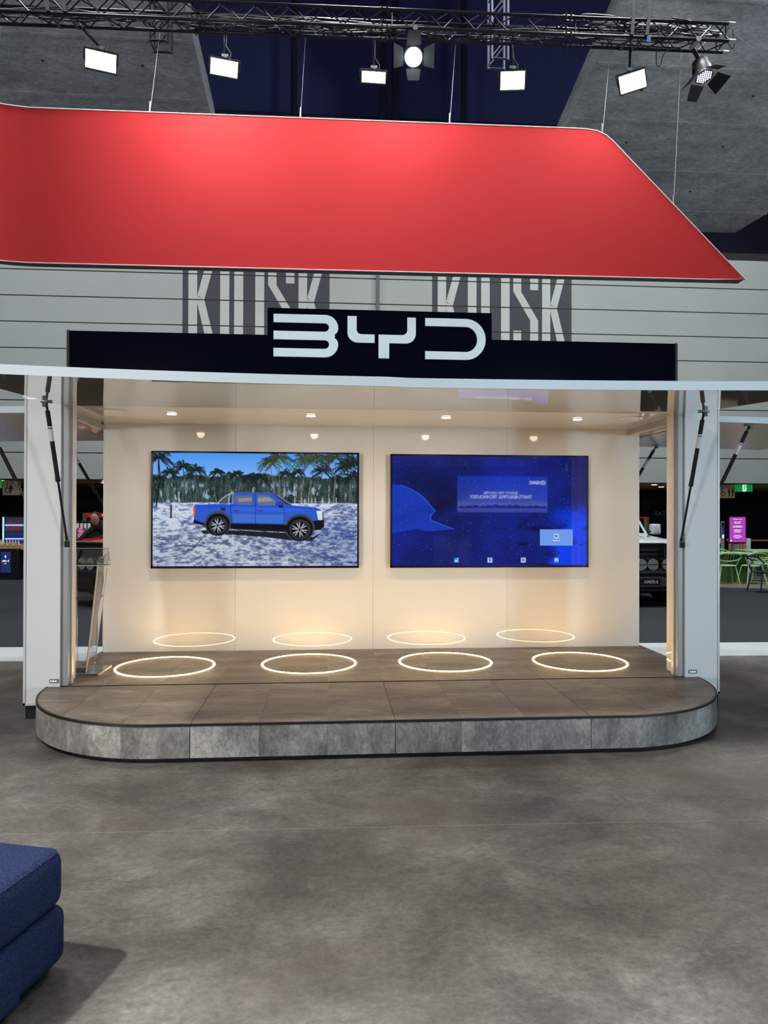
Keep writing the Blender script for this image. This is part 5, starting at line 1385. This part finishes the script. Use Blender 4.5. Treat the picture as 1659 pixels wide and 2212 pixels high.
MB().lathe(hc + Vector((0, 0.012, 0.012)), [(0.086, 0.0), (0.084, 0.05), (0.058, 0.11), (0.0, 0.13)], 16).build('hair', M['hair'], pe, smooth=True)
for sx in (-.03, .03): MB().lathe(hc + Vector((sx, -.073, 0.012)), [(0.0, -.01), (0.009, 0.0), (0, 0.01)], 8).build('eye', M['matte'], pe)
for (wx, wy, wz, dx, dy, dz) in ((hx_ - .78, hy_ - .46, 0.90, -.7, -.5, -.25), (hx_ - .40, hy_ - .52, 0.98, -.9, -.3, -.2)):
    dv = Vector((dx, dy, dz)).normalized(); sd = dv.cross(Vector((0, 0, 1))).normalized(); w0 = Vector((wx, wy, wz))
    hv = [w0, w0 + dv * .05, w0 + dv * .09]; he = [(0, 1), (1, 2)]; hr = [.03, .034, .03]
    for q, (of, L_) in enumerate(((-.028, .06), (-.009, .075), (.010, .07), (.028, .055))):
        k0 = len(hv); hv += [w0 + dv * .09 + sd * of, w0 + dv * (.09 + L_ * .55) + sd * of * 1.2 - Vector((0, 0, .008)), w0 + dv * (.09 + L_) + sd * of * 1.2 - Vector((0, 0, .028))]; he += [(2, k0), (k0, k0 + 1), (k0 + 1, k0 + 2)]; hr += [.010, .009, .008]
    k0 = len(hv); hv += [w0 + dv * .04 + sd * .04, w0 + dv * .07 + sd * .065 - Vector((0, 0, .01))]; he += [(1, k0), (k0, k0 + 1)]; hr += [.012, .009]
    skinned('hand', hv, he, hr, M['skin'])

# ================================================================ BEHIND THE VIEWER (seen in the glossy screens)
lw = empty('led_wall', (5.52, -9.0, 0), 'large blue LED wall with white lettering and a row of cars, facing the kiosk', 'screen')
lm = bpy.data.materials.new('led_wall_picture'); lm.use_nodes = True; nt = lm.node_tree; b_ = nt.nodes['Principled BSDF']
tcn = nt.nodes.new('ShaderNodeTexCoord'); sx_ = nt.nodes.new('ShaderNodeSeparateXYZ'); nt.links.new(tcn.outputs['Object'], sx_.inputs[0])
mr_ = nt.nodes.new('ShaderNodeMapRange'); mr_.inputs[1].default_value = 1.62; mr_.inputs[2].default_value = 2.78; nt.links.new(sx_.outputs[2], mr_.inputs[0])
cr = nt.nodes.new('ShaderNodeValToRGB'); nt.links.new(mr_.outputs[0], cr.inputs[0]); cr.color_ramp.elements[0].color = rgba((88, 96, 190)); cr.color_ramp.elements[1].color = rgba((22, 66, 220))
e_ = cr.color_ramp.elements.new(0.22); e_.color = rgba((130, 140, 220)); e_ = cr.color_ramp.elements.new(0.36); e_.color = rgba((70, 100, 230)); b_.inputs['Base Color'].default_value = (0.01, 0.01, 0.01, 1)
nt.links.new(cr.outputs[0], b_.inputs['Emission Color']); b_.inputs['Emission Strength'].default_value = 7.0
box('panel', lm, (4.07, 6.98, -9.1, -9.0, 1.62, 2.78), lw)
box('stand', M['dark'], (4.07, 6.98, -9.4, -9.12, 0, 2.8), lw)
lt = mat('led_text', (255, 255, 255), 0.5, emit=(235, 238, 255), strength=16)
RT = (pi / 2, 0, pi)
text('lettering', 'QUALITY YOU CAN FEEL', lt, lw, (5.45, -8.995, 2.24), 0.10, RT)
text('lettering', "THAT'S BEAUTIFUL TECHNOLOGY.", lt, lw, (5.45, -8.995, 2.11), 0.15, RT, xs=0.86)
text('lettering', 'GAC', lt, lw, (6.55, -8.995, 2.575), 0.13, RT, xs=1.25, bold=0.004)
MB().tube([(6.83 + .085 * math.cos(a), -8.99, 2.575 + .055 * math.sin(a)) for a in np.linspace(0.4, 2 * pi - 0.1, 22)], 0.009, 6).tube([(6.83 - .05, -8.99, 2.575), (6.83 + .05, -8.99, 2.575)], 0.009, 6).build('emblem', lt, lw)
cm = mat('led_cars', (30, 34, 70), 0.5, emit=(60, 66, 140), strength=0.8)
for q in range(13):
    x = 4.2 + q * 0.22; h = 0.07 + 0.03 * (1 - abs(q - 6) / 6) + 0.012 * (q % 3)
    MB().prism([(x - .12, -8.996, 1.75), (x + .12, -8.996, 1.75), (x + .11, -8.996, 1.75 + h * .55), (x + .06, -8.996, 1.75 + h), (x - .06, -8.996, 1.75 + h), (x - .11, -8.996, 1.75 + h * .55)], (0, .004, 0)).build('printed_car', cm, lw)
fs_ = empty('finance_stand', (3.2, -5.2, 0), 'pair of grey display boards reading 1.88% facing the kiosk', 'sign')
for x0, x1, z0, z1, tz, ts in ((2.72, 3.33, 0.0, 0.96, 0.84, 0.17), (3.34, 3.73, 0.0, 0.94, 0.76, 0.16)):
    p = box('board', M['boardgrey'], (x0, x1, -5.3, -5.2, z0, z1), fs_, 0.006)
    text('lettering', '1.88%', M['cupw'], p, ((x0 + x1) / 2, -5.196, tz), ts, RT, xs=0.8)
    for q in range(4): box('small_print', M['cupw'], (x0 + .06, x1 - .08, -5.2, -5.197, tz - .16 - q * .035, tz - .155 - q * .035), p)
